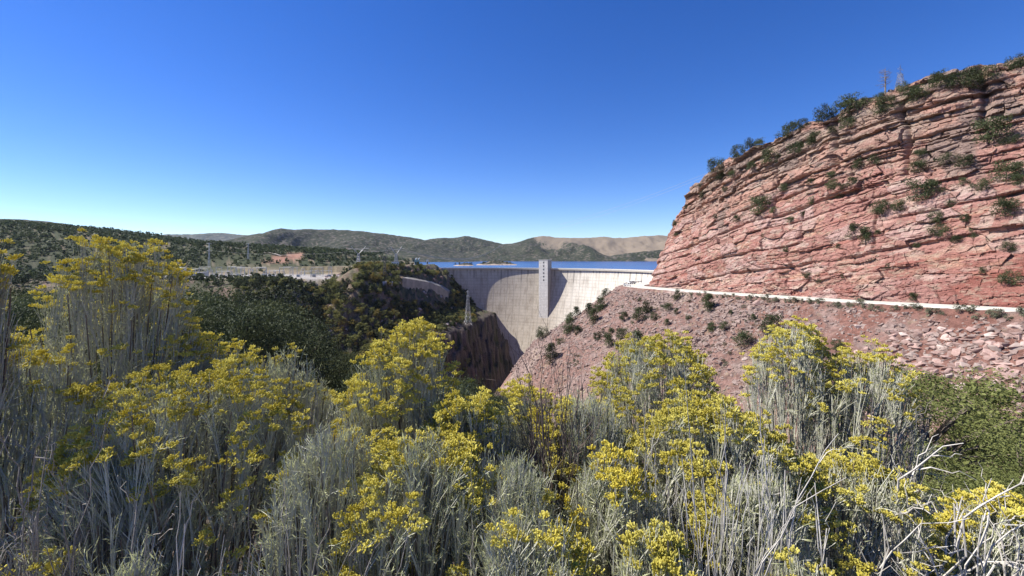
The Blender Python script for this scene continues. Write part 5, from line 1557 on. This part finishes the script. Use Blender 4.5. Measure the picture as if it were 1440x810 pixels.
# --- filler brush so that no bare ground shows between the bushes
rs6 = np.random.default_rng(66)
FB = [rabbitbrush(1700 + i, .95, .42, .42, .25 if i else .5, n1=16, n2=4, n3=4, bmin=.75, open_=.45) for i in range(4)]
k = 0
for Y in np.arange(4.2, 12.5, .75):
    nx = int(2 + Y * .8)
    for j in range(nx):
        px = rs6.uniform(-120, 1560)
        limy = np.interp(px, [0, 120, 220, 300, 420, 470, 560, 660, 700, 740, 800, 900, 1000, 1040, 1090, 1180, 1260, 1300, 1440], [440, 440, 560, 520, 520, 560, 500, 560, 600, 600, 570, 520, 540, 600, 640, 640, 640, 720, 760])
        H = min(Hfor(px, limy + rs6.uniform(0, 40), Y), 1.5)
        if H < .35: continue
        if px > 1010 and Y > 3.6: continue
        put('rabbitbrush', 'lower rabbitbrush filling the ground behind the named flowering bushes', 'rabbitbrush', FB[k % 4], px, Y, k * 1.9, H / .95, group='background rabbitbrush'); k += 1
# dry grass and litter under the bushes
n = 5200
gxs = rs6.uniform(-4.5, 4.5, n); gys = rs6.uniform(.8, 6.5, n)
zz_ = height(gxs, gys)
B = np.stack([gxs, gys, zz_ - .01], 1)
d = rs6.normal(size=(n, 3)) * np.array([1, 1, .3]) + np.array([0, 0, .6]); d = unit(d)
L = rs6.uniform(.06, .30, (n, 1)); C2 = B + d * L * .5; E2 = C2 + unit(d + rs6.normal(0, .5, (n, 3)) * np.array([1, 1, .4])) * L * .5
v, q = tubes(bez(B, C2, E2, 4), rs6.uniform(.0006, .0018, n), .0004, 3)
lit = link('dry_grass', mesh_np('dry_grass', v, quads=q, mats=[M_GREYTW]))
tag(lit, 'dry grass blades and twig litter on the dark soil under the bushes', 'dry grass', kind='stuff')
print('filler', k)
# ================================================================== AIR
def haze_box():
    x0, x1, y0, y1, z0, z1 = -9000, 9000, -400, 13500, -230, 420
    b = MB(); b.box(((x0 + x1) / 2, (y0 + y1) / 2, (z0 + z1) / 2), (x1 - x0, y1 - y0, z1 - z0))
    m, nt, out = new_mat('haze')
    v = nt.nodes.new('ShaderNodeVolumePrincipled'); v.inputs['Color'].default_value = (.80, .88, 1, 1); v.inputs['Density'].default_value = 1.5e-5
    v.inputs['Anisotropy'].default_value = .2
    nt.links.new(v.outputs[0], out.inputs['Volume'])
    o = b.build('haze', m); tag(o, 'thin blue haze in the air over the canyon and lake', 'haze', kind='stuff')
haze_box()
